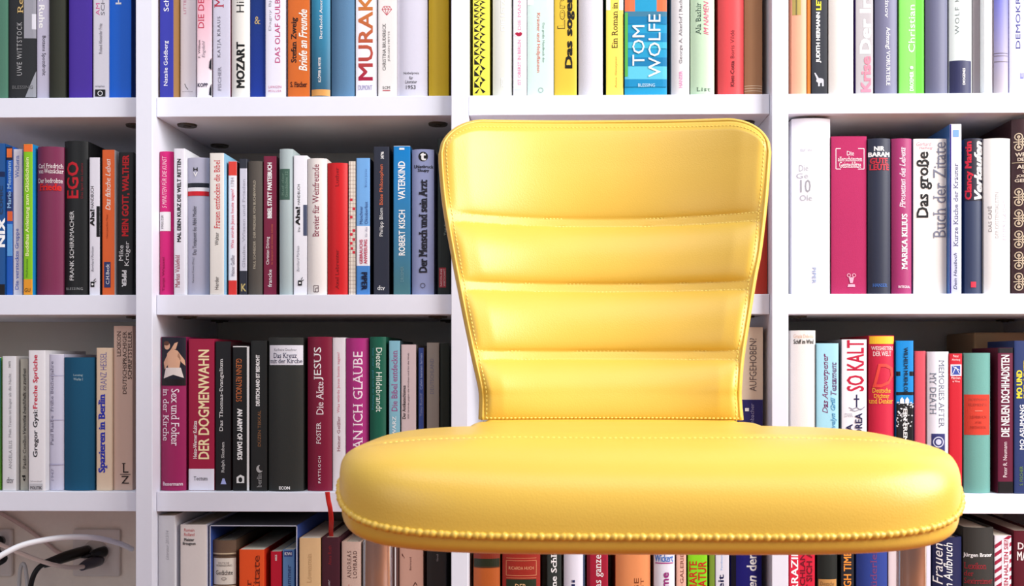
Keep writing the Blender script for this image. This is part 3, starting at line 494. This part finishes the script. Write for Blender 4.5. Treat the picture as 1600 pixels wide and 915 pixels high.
book(3,4,1559,1583,543,(98,24,54),'maroon and black book with tall white title',[R(1559,1584,543,551,(34,28,34)),R(1559,1584,752,773,(28,26,30)),T('DIE NEUEN DSCHIHADISTEN',1564,1577,554,682,'u',Wt,'b'),T('Peter R. Neumann',1567,1573,690,745,'u',(225,210,215))],k='p',side=(92,22,46),y=.02,depth=.095)
book(3,4,1585,1625,532,(40,56,104),'navy book with yellow upright words',[T('MO UND',1588,1597,578,622,'u',(236,214,50),'B'),T('DIE ARIER',1599,1608,560,622,'u',(236,214,50),'B'),T('MO ASUMANG',1593,1600,632,702,'u',(225,230,240),'b'),T('S. FISCHER',1593,1598,728,758,'u',(110,140,60))],k='p',y=.018,depth=.095)
tx0 = P(1522, 520, .15)[0]; tz1 = P(1560, 519, .15)[1]
tb = box('storage_box', tx0, UPX[4][0]-.004, .15, .27, FLOORZ[3]+.0004, tz1, mat((176, 146, 112), 'cloth'), None, .003)
tb['label'] = 'tan cardboard box behind the navy book, third row, right bay'; tb['category'] = 'box'

# ---- bottom row, second bay
book(4,2,246,273,805,(200,200,206),'pale grey tall book against the upright',[T('Literatur 2013/14',259,264,828,874,'u',(160,160,168),'i')],side=(232,232,238),k='p',y=.02,depth=.2)
book(4,2,282,323,819,(222,214,210),'white book with red and black head lines',[T('Romain',288,304,825,830,'h',(190,60,70)),T('Rolland',288,304,832,837,'h',(190,60,70)),T('Meister',288,304,840,845,'h',(40,40,44),'b'),T('Breugnon',286,306,846,852,'h',(40,40,44),'b')],side=(226,226,236),k='f',y=.026,depth=.2)
bb = book(4,2,333,369,843,(108,86,70),'brown book with cream poetry label inside the blue case',[R(332,370,863,865,(200,180,150),'gilt_line'),R(332,370,867,868,(60,46,38),'gilt_line'),R(334,368,871,912,(220,212,200),'label'),T('DEUTSCHE',342,359,877,880,'h',(120,110,104),'s'),T('VERBINDUNG',338,363,881,884,'h',(120,110,104),'s'),T('Gedichte',338,364,890,897,'h',(50,42,44),'s'),G(ring(351,903,4,.8,12,2.4),(130,120,112)),R(332,370,914,916,(200,180,150),'gilt_line')],k='h',mk='leather',y=.04,depth=.17)
book(4,2,374,413,858,(232,84,34),'orange book with dark quotation title',[T('Berliner',384,393,905,985,'u',(120,40,16),'s'),T('in Zitate',396,406,867,955,'u',(110,36,16),'s')],side=(206,50,24),k='p',y=.034,depth=.18)
book(4,2,423,440,861,(188,20,48),'red paperback with small white number',[T('4055',430,433,866,876,'u',Wt,'b')],k='p',y=.04,side=(170,20,40),depth=.15)
book(4,2,442,460,858,(98,142,192),'blue paperback with navy head badge',[R(444,457,860,869,(50,70,140),'badge'),T('KiWi',445,456,862,867,'h',Wt,'b'),T('Kammer',448,455,882,925,'u',(40,60,120))],k='p',y=.04,side=(100,150,200),depth=.15)
book(4,2,468,501,840,(222,184,136),'tan book beside the blue case',[T('Löwenstein',480,487,864,910,'u',(196,158,112),'s')],k='p',y=.03,depth=.17)
rb = book(4,2,503,531,839,(74,38,50),'dark plum book with red ribbon bookmark',[T('Anna Roth',513,518,852,882,'u',(130,30,40)),T('Kiepenheuer',512,517,905,945,'u',(190,180,185))],k='f',y=.03,depth=.17)
book(4,2,534,564,846,(204,174,160),'beige pink book with two line name',[T('ANDREAS',543,549,860,903,'u',(90,60,56),'sw'),T('LOMBARD',552,558,860,903,'u',(90,60,56),'sw'),T('TAT',545,550,912,940,'u',(190,70,50),'s')],k='f',y=.03,depth=.16)
book(4,2,567,612,846,(150,146,146),'grey book behind the left chrome leg',(),k='h')
book(4,2,614,622,850,(90,60,56),'thin dark book with white edge',[R(617,619,850,1000,(230,225,225),'white_edge')])
book(4,2,624,661,846,(206,160,142),'dusky pink book with handwritten squiggle',[T('!',628,632,864,872,'u',(80,40,36),'i'),T('Bertrand',640,643,870,890,'u',(110,70,62)),G(line([(646,915),(649,909),(652,914)],1),(80,40,36))],k='f')
book(4,2,667,697,846,(52,50,50),'charcoal book beside the upright',[T('Novell',682,685,865,876,'u',(160,150,150))],k='f')
# ---- bottom row, third bay
book(4,3,740,781,846,(170,84,34),'brown orange leather book with green band',[R(740,782,846,872,(120,40,24)),R(740,782,872,884,(40,46,28)),R(740,782,884,886,(70,50,30))],k='h',mk='leather')
book(4,3,785,844,846,(150,40,30),'thick dark red book with gilt frame label',[G(frame(791,838,875,898,.8)+line([(791,871),(838,871)],.6)+line([(791,902),(838,902)],.6),(210,140,100),'gilt_line'),T('RICARDA HUCH',795,834,884,889,'h',(226,160,120)),R(791,838,904,1000,(44,56,40),'label'),T('DER',805,823,911,919,'h',(226,180,130),'s')],k='h',mk='leather')
book(4,3,855,877,846,(54,60,58),'dark green grey book with white upright title',[T('ohne Schleier',861,870,838,935,'u',Wt,'bs')])
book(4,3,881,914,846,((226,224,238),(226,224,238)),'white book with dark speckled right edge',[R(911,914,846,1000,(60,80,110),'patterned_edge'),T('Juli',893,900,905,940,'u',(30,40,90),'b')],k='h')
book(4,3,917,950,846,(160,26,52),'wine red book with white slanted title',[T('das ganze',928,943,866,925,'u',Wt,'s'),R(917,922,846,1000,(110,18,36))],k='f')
book(4,3,962,1016,846,(226,144,92),'wide apricot book under the seat',[T('GEFÜGE',989,998,902,975,'u',(120,60,30)),T('ARBEIT',1001,1006,902,960,'u',(130,70,40))],k='h')
book(4,3,1022,1054,846,(226,224,236),'white book with blue name and purple word',[T('Ulrich',1027,1050,856,863,'h',(60,80,150),'b'),T('Wickert',1023,1052,865,877,'h',(70,120,200),'b'),R(1024,1052,878,879.5,(170,50,130),'underline'),T('Stimme',1033,1045,893,952,'u',(150,40,120),'b')],k='h')
book(4,3,1057,1072,846,(236,184,166),'narrow salmon book',[T('KUNST·GALERIE',1063,1068,865,955,'u',(120,60,50),'s')])
book(4,3,1075,1105,846,(136,216,34),'lime book with red upright capitals',[T('SMARTE',1077,1089,876,930,'u',(200,40,30),'b'),T('DIKTATUR',1091,1104,876,950,'u',(200,40,30),'b')],k='f')
book(4,3,1108,1117,846,(120,150,50),'thin olive green book')
book(4,3,1118,1139,846,(228,228,240),'white book with navy syllable',[T('Freiheit',1122,1131,897,965,'u',(30,36,80),'b'),T('Ferdinand L.',1126,1129,856,890,'u',(150,190,235))])
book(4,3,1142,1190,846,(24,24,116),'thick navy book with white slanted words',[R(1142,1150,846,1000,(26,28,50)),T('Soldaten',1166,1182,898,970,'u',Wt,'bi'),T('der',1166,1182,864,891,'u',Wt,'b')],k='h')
# ---- bottom row, right bay
book(4,4,1234,1273,846,(206,30,58),'red book with white and dark capitals',[T('SARRAZIN',1236,1247,855,945,'u',Wt,'b'),T('DEUTSCHLAND',1250,1258,852,960,'u',(110,14,34),'b'),T('SCHAFFT SICH AB',1260,1269,852,975,'u',(110,14,34),'b')],k='f')
book(4,4,1277,1308,846,(40,46,44),'black green book with tan label',[T('Novelle',1282,1304,862,866,'h',(120,120,120)),R(1279,1307,904,1000,(190,140,80),'label'),T('Deutsche',1282,1303,908,914,'h',(110,80,50),'s')],k='h')
book(4,4,1314,1334,846,(40,44,52),'dark narrow book with orange capitals',[T('HIGH TIMES',1318,1330,855,930,'u',(240,150,60),'b')])
book(4,4,1338,1386,846,(42,64,140),'wide royal blue book with faded red print',[T('Brüderlein',1359,1369,850,935,'u',(120,60,110),'s')],k='h')
book(4,4,1388,1408,846,(222,208,212),'pinkish white book beside the right chrome leg')
book(4,4,1410,1454,846,(198,196,212),'pale lavender book behind the right chrome leg',(),k='h')
book(4,4,1457,1502,838,(38,44,78),'navy book with white script title',[T('Frauen',1458,1472,848,912,'u',Wt,'i'),T('im Aufbruch',1473,1487,847,925,'u',Wt,'i')],k='h',y=.03,depth=.17)
book(4,4,1505,1552,823,(60,60,58),'dark grey book with white name and red lines',[T('Jürgen Brater',1506,1550,863,871,'h',Wt,'b'),T('Lexikon',1507,1540,878,888,'h',(150,36,48),'s'),T('der',1507,1520,891,899,'h',(150,36,48),'s'),T('Sexirrtümer',1507,1551,902,911,'h',(150,36,48),'s')],k='h',y=.03,depth=.2)
st = [[(1554,y0+9),(1580,y0-9),(1580,y0-3),(1554,y0+15)] for y0 in range(842,1040,13)]
book(4,4,1554,1580,836,(228,224,232),'white book with crimson diagonal stripes',[G(st,(158,34,66),'diagonal_stripe'),R(1565,1577,842,1000,(228,224,232),'title_strip'),T('FÜR WEN HALTEN SIE?',1567,1575,843,945,'u',(170,30,64),'b')],y=.03,depth=.13)
book(4,4,1584,1625,829,(88,26,44),'dark maroon book at the right frame edge',[T('DER',1590,1615,847,858,'h',(225,215,215),'b'),T('MANN',1589,1620,861,875,'h',(235,225,225),'b')],k='f',y=.03,depth=.2)
# ribbon bookmark of the plum book: rises out of the pages, bows forward over the shelf edge
bz = rb.location
def rl(X, Y, y): a, b = P(X, Y, y); return (a-bz.x, y-bz.y, b-bz.z)
tube('ribbon_bookmark', [rl(518,842,.06), rl(517,830,.05), rl(517.5,812,.012), rl(516,795,-.004), rl(513,780,-.006), rl(511.5,768,-.008)], .002, mat((206,44,40),'ribbon'), rb, seg=8, flat=(.0034,.0005), res=5)

# ---- blue case around four books
xa, zc = P(328, 820, .03); xb = P(464.5, 820, .03)[0]; bz0 = FLOORZ[4]+.0004
cs = empty('book_case_box', ((xa+xb)/2, .03, bz0), 'blue open-fronted card case holding four books, bottom row, second bay', 'box')
hw = (xb-xa)/2; HH = zc-bz0; t = .0011
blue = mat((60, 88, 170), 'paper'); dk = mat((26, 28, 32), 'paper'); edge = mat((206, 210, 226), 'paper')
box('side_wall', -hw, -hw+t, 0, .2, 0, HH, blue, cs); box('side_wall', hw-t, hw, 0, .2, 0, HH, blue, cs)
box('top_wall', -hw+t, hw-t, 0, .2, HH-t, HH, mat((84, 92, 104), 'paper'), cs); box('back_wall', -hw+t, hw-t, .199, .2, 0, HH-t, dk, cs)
bm = bmesh.new()
boxbm(bm, -hw, hw, -.0009, -.0001, HH-.0012, HH); boxbm(bm, -hw, -hw+.0012, -.0009, -.0001, 0, HH); boxbm(bm, hw-.0012, hw, -.0009, -.0001, 0, HH)
link_bm('worn_edge', bm, edge, cs)

# ------------------------------------------------------------------ sockets and cables in the left bay
WY = .302
def socket(X, label):
    x, z = P(X, 862, WY)
    s = empty('wall_socket', (x, WY, z), label, 'socket', 'wall sockets behind the left bay')
    cream = mat((226, 212, 198), 'plastic')
    bm = bmesh.new(); boxbm(bm, -.0405, .0405, -.009, 0, -.0405, .0405, .004); link_bm('socket_plate', bm, cream, s)
    bm = bmesh.new(); bmesh.ops.create_cone(bm, cap_ends=True, segments=32, radius1=.024, radius2=.021, depth=.006, matrix=Matrix.Translation((0, -.0095, 0)) @ Matrix.Rotation(math.pi/2, 4, 'X'))
    link_bm('socket_insert', bm, mat((200, 186, 172), 'plastic'), s)
    bm = bmesh.new()
    for dx in (-.0095, .0095): bmesh.ops.create_cone(bm, cap_ends=True, segments=12, radius1=.0026, radius2=.0026, depth=.002, matrix=Matrix.Translation((dx, -.0131, 0)) @ Matrix.Rotation(math.pi/2, 4, 'X'))
    link_bm('contact_hole', bm, mat((20, 20, 20), 'plastic'), s); return s
socket(153, 'cream wall socket with three cable plugs, right of the other socket')
socket(-14, 'cream wall socket cut by the left frame edge beside black plug')
def Q(X, Y, y): a, b = P(X, Y, y); return (a, y, b)
def cable(nm, label, pts, r, c, plug=None, cat='cable'):
    e = empty(nm, pts[0], label, cat)
    o = [tuple(Vector(p)-Vector(pts[0])) for p in pts]
    tube('cord', o, r, mat(c, 'plastic'), e, seg=10, res=6)
    if plug:
        a = [tuple(Vector(p)-Vector(pts[0])) for p in plug[0]]
        tube('plug', a, plug[1], mat(plug[2], 'plastic'), e, seg=14, res=3)
    return e
cable('white_cable', 'thick white cable arching across the bay in front of the sockets', [Q(-60,905,.0),Q(-8,873,.01),Q(30,853,.025),Q(70,843,.04),Q(110,838.5,.06),Q(150,840,.09),Q(185,848,.14),Q(206,857,.22)], .0042, (240,240,244))
cable('black_power_cable', 'black cable with long dark plug pushed in from the left', [Q(44,990,.20),Q(47,925,.20),Q(52,900,.20),Q(62,885,.205),Q(76,878,.21)], .0042, (34,32,30), ([Q(68,881,.212),Q(84,876,.224),Q(104,869,.245),Q(124,863,.268),Q(136,860,.286)], lambda t: .0062+.003*min(1, t*2.2), (42,38,32)))
cable('beige_cable', 'beige cable sloping to a grey plug below the black ones', [Q(-30,838,.15),Q(0,850,.155),Q(40,867,.16),Q(80,881,.17),Q(110,886,.20),Q(130,885,.235)], .0036, (220,200,186), ([Q(127,886,.236),Q(136,881,.25),Q(148,877,.27),Q(154,875,.288)], lambda t: .006+.0035*min(1, t*2), (70,68,74)))
cable('short_black_plug_cable', 'short black plug at the right of the socket plate', [Q(105,862,.285),Q(120,868,.275),Q(134,869,.265),Q(143,867,.268)], .003, (30,28,26), ([Q(142,867,.268),Q(152,863,.275),Q(163,861,.288)], lambda t: .006+.003*t, (30,28,26)))
cable('grey_cable_loop', 'pale grey cable loop hanging near the bottom of the left bay', [Q(30,960,.24),Q(30,915,.24),Q(32,888,.24),Q(36,880,.24),Q(40,888,.24),Q(43,915,.24),Q(46,960,.24)], .003, (196,192,186))
cable('pink_beige_wall_cable', 'thin pinkish cable running diagonally down the wall', [Q(-20,790,.296),Q(10,806,.296),Q(40,824,.296),Q(70,846,.296),Q(90,862,.296),Q(108,866,.29)], .0035, (214,184,170))
cable('left_black_plug_cable', 'black cable and plug at the left frame edge', [Q(-40,900,.2),Q(-10,884,.21),Q(8,872,.22),Q(-6,860,.25),Q(-14,862,.28)], .0042, (30,28,26), ([Q(-4,845,.27),Q(0,845,.285)], .009, (30,34,26)))
# ------------------------------------------------------------------ the yellow chair
def leather():
    m = bpy.data.materials.new('yellow_leather'); m.use_nodes = True; N = m.node_tree.nodes; L = m.node_tree.links; b = N['Principled BSDF']
    tc = N.new('ShaderNodeTexCoord'); vo = N.new('ShaderNodeTexVoronoi'); vo.inputs['Scale'].default_value = 620
    ns = N.new('ShaderNodeTexNoise'); ns.inputs['Scale'].default_value = 9; ns.inputs['Detail'].default_value = 4
    L.new(tc.outputs['Object'], vo.inputs['Vector']); L.new(tc.outputs['Object'], ns.inputs['Vector'])
    rp = N.new('ShaderNodeValToRGB'); rp.color_ramp.elements[0].color = (.70, .435, .055, 1); rp.color_ramp.elements[1].color = (.77, .495, .075, 1)
    L.new(ns.outputs[0], rp.inputs[0]); L.new(rp.outputs[0], b.inputs['Base Color'])
    bp = N.new('ShaderNodeBump'); bp.inputs['Strength'].default_value = .15; bp.inputs['Distance'].default_value = .0004
    L.new(vo.outputs['Distance'], bp.inputs['Height']); L.new(bp.outputs[0], b.inputs['Normal'])
    b.inputs['Roughness'].default_value = .36
    b.inputs['Specular IOR Level'].default_value = .55
    return m
LEA = leather(); THR = mat((250, 224, 120), 'ribbon'); CH = chrome()
ZS = .4605
chx = P(950, 600, -.40)[0]
chair = empty('chair', (chx, -.55, 0), 'yellow leather padded chair with quilted back standing before the bookcase', 'chair')
co = Vector(chair.location)
def lerp(a, b, t): return a+(b-a)*t
def interp(tab, x):
    if x <= tab[0][0]: return tab[0][1:]
    for p, q in zip(tab[:-1], tab[1:]):
        if x <= q[0]:
            t = (x-p[0])/(q[0]-p[0]); return tuple(lerp(a, b, t) for a, b in zip(p[1:], q[1:]))
    return tab[-1][1:]
def smooth_tab(tab, n=60):
    out = []; m = len(tab)
    for i in range(m-1):
        p0, p1, p2, p3 = (tab[max(i-1, 0)], tab[i], tab[i+1], tab[min(i+2, m-1)])
        for k in range(8):
            t = k/8
            out.append(tuple(.5*((2*b)+(c-a)*t+(2*a-5*b+4*c-d)*t*t+(3*b-a-3*c+d)*t**3) for a, b, c, d in zip(p0, p1, p2, p3)))
    out.append(tab[-1]); return out
# photo row -> left px, right px, depth of the centre, forward wrap of the edges
rows = [(655, 748, 1163, -.385, .012), (620, 749, 1160, -.372, .022), (600, 746.5, 1160.5, -.366, .028), (560, 737, 1164, -.354, .034), (510, 726, 1172, -.338, .040), (440, 711, 1184, -.318, .048),
        (400, 703, 1192, -.306, .053), (330, 690, 1201, -.288, .060), (270, 684, 1206, -.274, .064), (240, 684, 1208, -.268, .066), (205, 686, 1209, -.262, .067), (192, 689, 1208, -.258, .068)]
tabz = []
for Y, xl, xr, yc, c in rows:
    z = P(946, Y, yc)[1]; a = P(xl, Y, yc-c*.9)[0]; b = P(xr, Y, yc-c*.9)[0]
    tabz.append((z, (a+b)/2, (b-a)/2, yc, c))
tabz = smooth_tab(tabz)
ZB, ZT = tabz[0][0], tabz[-1][0]
seamz = [P(946, Y, -.385 if Y > 600 else interp([(300, -.285), (349, -.292), (450, -.321), (556, -.352)], Y)[0])[1] for Y in (349, 450, 555)]
SEAM = seamz+[ZB]
bounds = sorted([ZT+.004]+SEAM)
SW = .0046
def puff(z, u):
    """quilting relief toward the sitter"""
    for a, b in zip(bounds[:-1], bounds[1:]):
        if a <= z <= b:
            a2 = a+(SW if a > ZB+.001 else 0); b2 = b-(SW if b < ZT else -.01)
            if z < a2 or z > b2: return .0010
            t = (z-a2)/(b2-a2); s = 4*t*(1-t)
            e = min(1, (1-abs(u))/.16)
            lo = max(0, 1-t/.12); 
            return .0120*(s**.62)*(.35+.65*e**.6)
    return 0
CR = .050
def ztop(u):
    a = abs(u); u0 = .76
    base = ZT-.013*a**2
    if a > u0: base -= CR*.72*(1-math.sqrt(max(0, 1-((a-u0)/(1-u0))**2)))
    return base
FI = .968   # share of the half width taken by the front face; the boxing outside it
def bpt(u, v, kind='front', off=0, zlim=None):
    zt_ = ztop(u); z = lerp(ZB, zt_, v)
    xm, hw_, yc, c = interp(tabz, z)
    if kind == 'front':
        uu = u*FI; s = puff(z+0*(u), u)
        edge = 1-max(0, (abs(u)-.93)/.07)**2; tp = min(1, max(0, (zt_-z))/.012); s = s*edge*(tp**.5)
        y = yc-c*abs(u)**2.1-s-off
        return Vector((xm+hw_*uu, y, z-(.0025*(1-0))*0))
    y = yc-c*abs(u)**2.1
    return Vector((xm+hw_*u, y, z))
def grid(fn, nu, nv, flip=False):
    vs = [fn(i/nu*2-1, j/nv) for j in range(nv+1) for i in range(nu+1)]; fs = []
    for j in range(nv):
        for i in range(nu):
            a = j*(nu+1)+i; f = (a, a+1, a+nu+2, a+nu+1); fs.append(f[::-1] if flip else f)
    return vs, fs
NU, NV = 90, 240
def uwarp(u): return math.sin(u*math.pi/2)*.45+u*.55
vs, fs = grid(lambda u, v: bpt(uwarp(u), v)-co, NU, NV)
front = link_py('backrest', vs, fs, LEA, chair, True)
# perimeter of the front face, left side up, over the top, right side down
per = [(-1, v/70) for v in range(0, 71)]+[(-1+2*i/110, 1) for i in range(1, 110)]+[(1, 1-v/70) for v in range(0, 71)]
def outv(u, v):
    """outward direction in the x-z plane at a perimeter point"""
    if v < 1 and abs(u) == 1: return Vector((u, 0, 0))
    e = 1e-3; u = max(-.999, min(.999, u)); a, b = bpt(u-e, 1, 'flat'), bpt(u+e, 1, 'flat'); t = (b-a); n = Vector((-t.z, 0, t.x)).normalized(); return n
rings = []; prof = [(0, 0), (.0020, .0008), (.0045, .006), (.0058, .014), (.0052, .022), (.002, .029), (-.005, .033)]
for (u, v) in per:
    p = bpt(uwarp(u) if abs(u) < 1 else u, v); xm, hw_, yc, c = interp(tabz, p.z); wx = hw_*(1-FI)
    n = outv(uwarp(u) if abs(u) < 1 else u, v)
    rings.append([p+n*(a*(1.0 if wx > .0088 else 1)) + Vector((0, b, 0)) for a, b in prof])
np_ = len(prof); vs = [q-co for r in rings for q in r]; fs = []
for i in range(len(rings)-1):
    for k in range(np_-1): a = i*np_+k; fs.append((a, a+np_, a+np_+1, a+1))
link_py('side_boxing', vs, fs, LEA, chair, True)
vs, fs = grid(lambda u, v: bpt(uwarp(u), v)*1+Vector((0, .033, 0))-co, 40, 60, True)
link_py('back_cover', vs, fs, LEA, chair, True)
tube('piping', [bpt(uwarp(u) if abs(u) < 1 else u, v)+Vector((0, -.0006, 0))+outv(uwarp(u) if abs(u) < 1 else u, v)*.0004-co for u, v in per], .0013, LEA, chair, seg=8)
# stitches: small thread bars, joined
def stitches(paths, pitch, ln, rad, name='stitching'):
    vs = []; fs = []
    for path in paths:
        acc = 0; nxt = pitch/2
        for a, b in zip(path[:-1], path[1:]):
            d = (b-a).length; tg = (b-a).normalized() if d > 0 else Vector((1, 0, 0))
            while nxt <= acc+d:
                c = a+tg*(nxt-acc); up = Vector((0, 1, 0)).cross(tg).normalized(); dp = tg.cross(up)
                o = len(vs)
                for e, r in ((-ln/2, .35), (-ln*.25, 1), (ln*.25, 1), (ln/2, .35)):
                    for k in range(5):
                        q = 2*math.pi*k/5; vs.append(c+tg*e+(up*math.cos(q)+dp*math.sin(q))*rad*r-co)
                for j in range(3):
                    for k in range(5): fs.append((o+j*5+k, o+j*5+(k+1) % 5, o+j*5+5+(k+1) % 5, o+j*5+5+k))
                fs.append(tuple(o+k for k in range(5))[::-1]); fs.append(tuple(o+15+k for k in range(5)))
                nxt += pitch
            acc += d
    o = link_py(name, vs, fs, THR, chair, True); o['kind'] = 'stuff'; return o
def zpath(z, n=120, um=.985):
    out = []
    for i in range(n+1):
        u = (-1+2*i/n)*um; v = (z-ZB)/(ztop(u)-ZB)
        out.append(bpt(u, v)+Vector((0, -.0003, 0)))
    return out
paths = []
for z in seamz: paths += [zpath(z-SW), zpath(z+SW)]
paths.append(zpath(ZB+.002))
stitches(paths, .0042, .0028, .00085)
bord = []
for (u, v) in per:
    if v < 1: q = bpt(u*.972, v)
    else: q = bpt(max(-.972, min(.972, uwarp(u) if abs(u) < 1 else u)), 1-.022)
    bord.append(q+Vector((0, -.0003, 0)))
stitches([bord], .0045, .003, .0005, 'border_stitching')
# lower sweep of the back running forward into the seat
zsw = ZS
swtab = smooth_tab([(0, ZB, -.385), (.12, ZB-.004, -.400), (.3, ZS-.001, -.435), (.6, ZS, -.50), (1, ZS-.004, -.575)])
def sweep(u, v):
    z, y = interp(swtab, v); xm, hw_, yc, c = interp(tabz, ZB)
    k = min(1, v/.9); hw2 = hw_*FI+.004+.008*min(1, v/.3)**1.5
    return Vector((xm+hw2*u, y-c*abs(u)**2.1*(1-k), z+.001-.010*max(0, (abs(u)-.9)/.1)**2))
vs, fs = grid(lambda u, v: sweep(uwarp(u), v)-co, 60, 40, True)
link_py('seat_rear_panel', vs, fs, LEA, chair, True)
vs, fs = grid(lambda u, v: sweep(uwarp(u), v)+Vector((0, .018*(1-v), -.034))-co, 40, 20)
link_py('seat_rear_underside', vs, fs, LEA, chair, True)
for s in (-1, 1):
    pth = [sweep(s, k/14)+Vector((0, 0, .0004)) for k in range(15)]
    tube('rear_piping', [p-co for p in pth], .0022, LEA, chair, seg=8)
    vs = []; fs = []
    for k in range(15):
        a = sweep(s, k/14); b = a+Vector((0, .018*(1-k/14), -.034)); m_ = (a+b)/2+Vector((s*.006, 0, 0)); vs += [a-co, m_-co, b-co]
    for k in range(14):
        for j in (0, 1): f = (3*k+j, 3*k+3+j, 3*k+4+j, 3*k+1+j); fs.append(f if s < 0 else f[::-1])
    link_py('rear_boxing', vs, fs, LEA, chair, True)
# seat pad
D0 = CAMY+.765; DB = D0+.30; YC = (D0+DB)/2; HB = (DB-D0)/2
xl = P(523, 768, D0+.105)[0]; xr = P(1510, 768, D0+.105)[0]; XM = (xl+xr)/2-.0035; HA = (xr-xl)/2*.957
NE = 4.4
def plan(ph, r=1):
    c, s = math.cos(ph), math.sin(ph)
    return HA*r*math.copysign(abs(c)**(2/NE), c), HB*r*math.copysign(abs(s)**(2/NE), s)
def seamh(ph):
    x, y = plan(ph); f = max(0, -y/HB); u = abs(x/HA)
    k = 1-u**5
    g = min(1, (1-f)/.55)**1.2; front = .3945+.030*g
    return front
ZTOP = ZS+.0010
def top(ph, r):
    x, y = plan(ph, r); zs = seamh(ph); p = 3.0+1.8*abs(plan(ph)[0]/HA)**4
    z = zs+(ZTOP-zs)*(max(0, 1-r**p))**(1/p)
    # slight crown and the shallow welt behind the front roll
    yy = y/HB; z += .0016*math.cos(x/HA*1.5)*(1-r)-.0016*math.exp(-((yy+.42)/.05)**2)*(1 if r < .95 else 0)
    return Vector((XM+x, YC+y, z))
def bot(ph, r):
    x, y = plan(ph, r*.995); zs = seamh(ph); p = 4.5; zb = .3755
    z = zs-(zs-zb)*(max(0, 1-r**p))**(1/p)
    return Vector((XM+x, YC+y, z))
def pad(fn, name, flip):
    NP = 220; NR = 40; vs = [fn(0, 0)-co]; fs = []
    rs = [math.sin((j/NR)*math.pi/2)**.8 for j in range(1, NR+1)]; rs[-1] = 1
    # even spacing round the outline
    for r in rs:
        for i in range(NP): vs.append(fn(PH[i], r)-co)
    for i in range(NP): f = (0, 1+i, 1+(i+1) % NP); fs.append(f[::-1] if flip else f)
    for j in range(NR-1):
        for i in range(NP):
            a = 1+j*NP+i; b = 1+j*NP+(i+1) % NP; f = (a, a+NP, b+NP, b); fs.append(f[::-1] if flip else f)
    return link_py(name, vs, fs, LEA, chair, True)
dense = [math.pi/2*(q+(t/1000)**4/((t/1000)**4+(1-t/1000)**4)) for q in range(4) for t in range(1000)]+[2*math.pi]; pl = [Vector(plan(a)) for a in dense]; L_ = [0]
for a, b in zip(pl[:-1], pl[1:]): L_.append(L_[-1]+(b-a).length)
def atlen(s):
    import bisect
    i = min(len(dense)-2, max(0, bisect.bisect(L_, s)-1)); t = (s-L_[i])/max(1e-9, L_[i+1]-L_[i]); return dense[i]+(dense[i+1]-dense[i])*t
PH = [atlen(L_[-1]*i/220) for i in range(220)]
pad(top, 'seat_cushion', False); pad(bot, 'seat_underside', True)
# beaded welt round the seat edge
nb = int(L_[-1]/.0052); vs = []; fs = []; NBX = 14
cl = [atlen(L_[-1]*i/nb/6) for i in range(nb*6)]
ringpts = [top(a, 1) for a in cl]; n = len(ringpts)
for i, p in enumerate(ringpts):
    tg = (ringpts[(i+1) % n]-ringpts[i-1]).normalized(); up = Vector((0, 0, 1)); side = tg.cross(up).normalized(); up2 = side.cross(tg)
    rr = .00205+.00085*abs(math.sin(math.pi*(i/6)))+.0003*math.sin(i*.61)
    for k in range(8):
        a = 2*math.pi*k/8; vs.append(p+(side*math.cos(a)+up2*math.sin(a))*rr-co)
for i in range(n):
    for k in range(8): a = i*8+k; b = i*8+(k+1) % 8; c = ((i+1) % n)*8+(k+1) % 8; d = ((i+1) % n)*8+k; fs.append((a, b, c, d))
link_py('beaded_welt', vs, fs, LEA, chair, True)
# stitch line behind the roll
sp = []
for i in range(161):
    x = (-1+2*i/160)*HA*.86; yv = -.42*HB
    # solve r for the point
    u = abs(x/HA)**NE+abs(yv/HB)**NE; r = u**(1/NE); c = math.copysign((abs(x/HA)/r)**(NE/2), x); s = -(abs(yv/HB)/r)**(NE/2)
    sp.append(top(math.atan2(s, c), r)+Vector((0, 0, .0002)))
sp2 = [p+Vector((0, .008, .0003)) for p in sp]
stitches([sp, sp2], .0045, .003, .0005, 'seat_stitching')
# under frame and legs: bent chrome tube, two side loops joined at the back
zb = .3755
for X, s in ((591, -1), (1424, 1)):
    x = P(X, 890, CAMY+.86)[0]; yf = CAMY+.86; R_ = .0115
    pts = [(x, yf, zb+.012), (x, yf, zb-.02), (x, yf, zb-.055), (x, yf-.004, .20), (x, yf-.006, .07), (x, yf+.006, .030), (x, yf+.04, .0145), (x, yf+.10, .0145), (x, -.30, .0145)]
    tube('leg', [Vector(p)-co for p in pts], R_, CH, chair, seg=20, res=5)
    for gy in (yf+.08, -.32):
        bm = bmesh.new(); boxbm(bm, x-.009-co.x, x+.009-co.x, gy-.015-co.y, gy+.015-co.y, 0, .0045, .001); link_bm('floor_glide', bm, mat((24, 24, 24), 'plastic'), chair)
xa = P(591, 890, CAMY+.86)[0]; xb = P(1424, 890, CAMY+.86)[0]
tube('crossbar', [Vector(p)-co for p in ((xa, -.30, .0145), ((xa+xb)/2, -.30, .0145), (xb, -.30, .0145))], .0105, CH, chair, seg=16)
box('seat_plate', xa-.01-co.x, xb+.01-co.x, -.60-co.y, -.44-co.y, zb-.004, zb+.004, mat((40, 40, 42), 'plastic'), chair, .001)
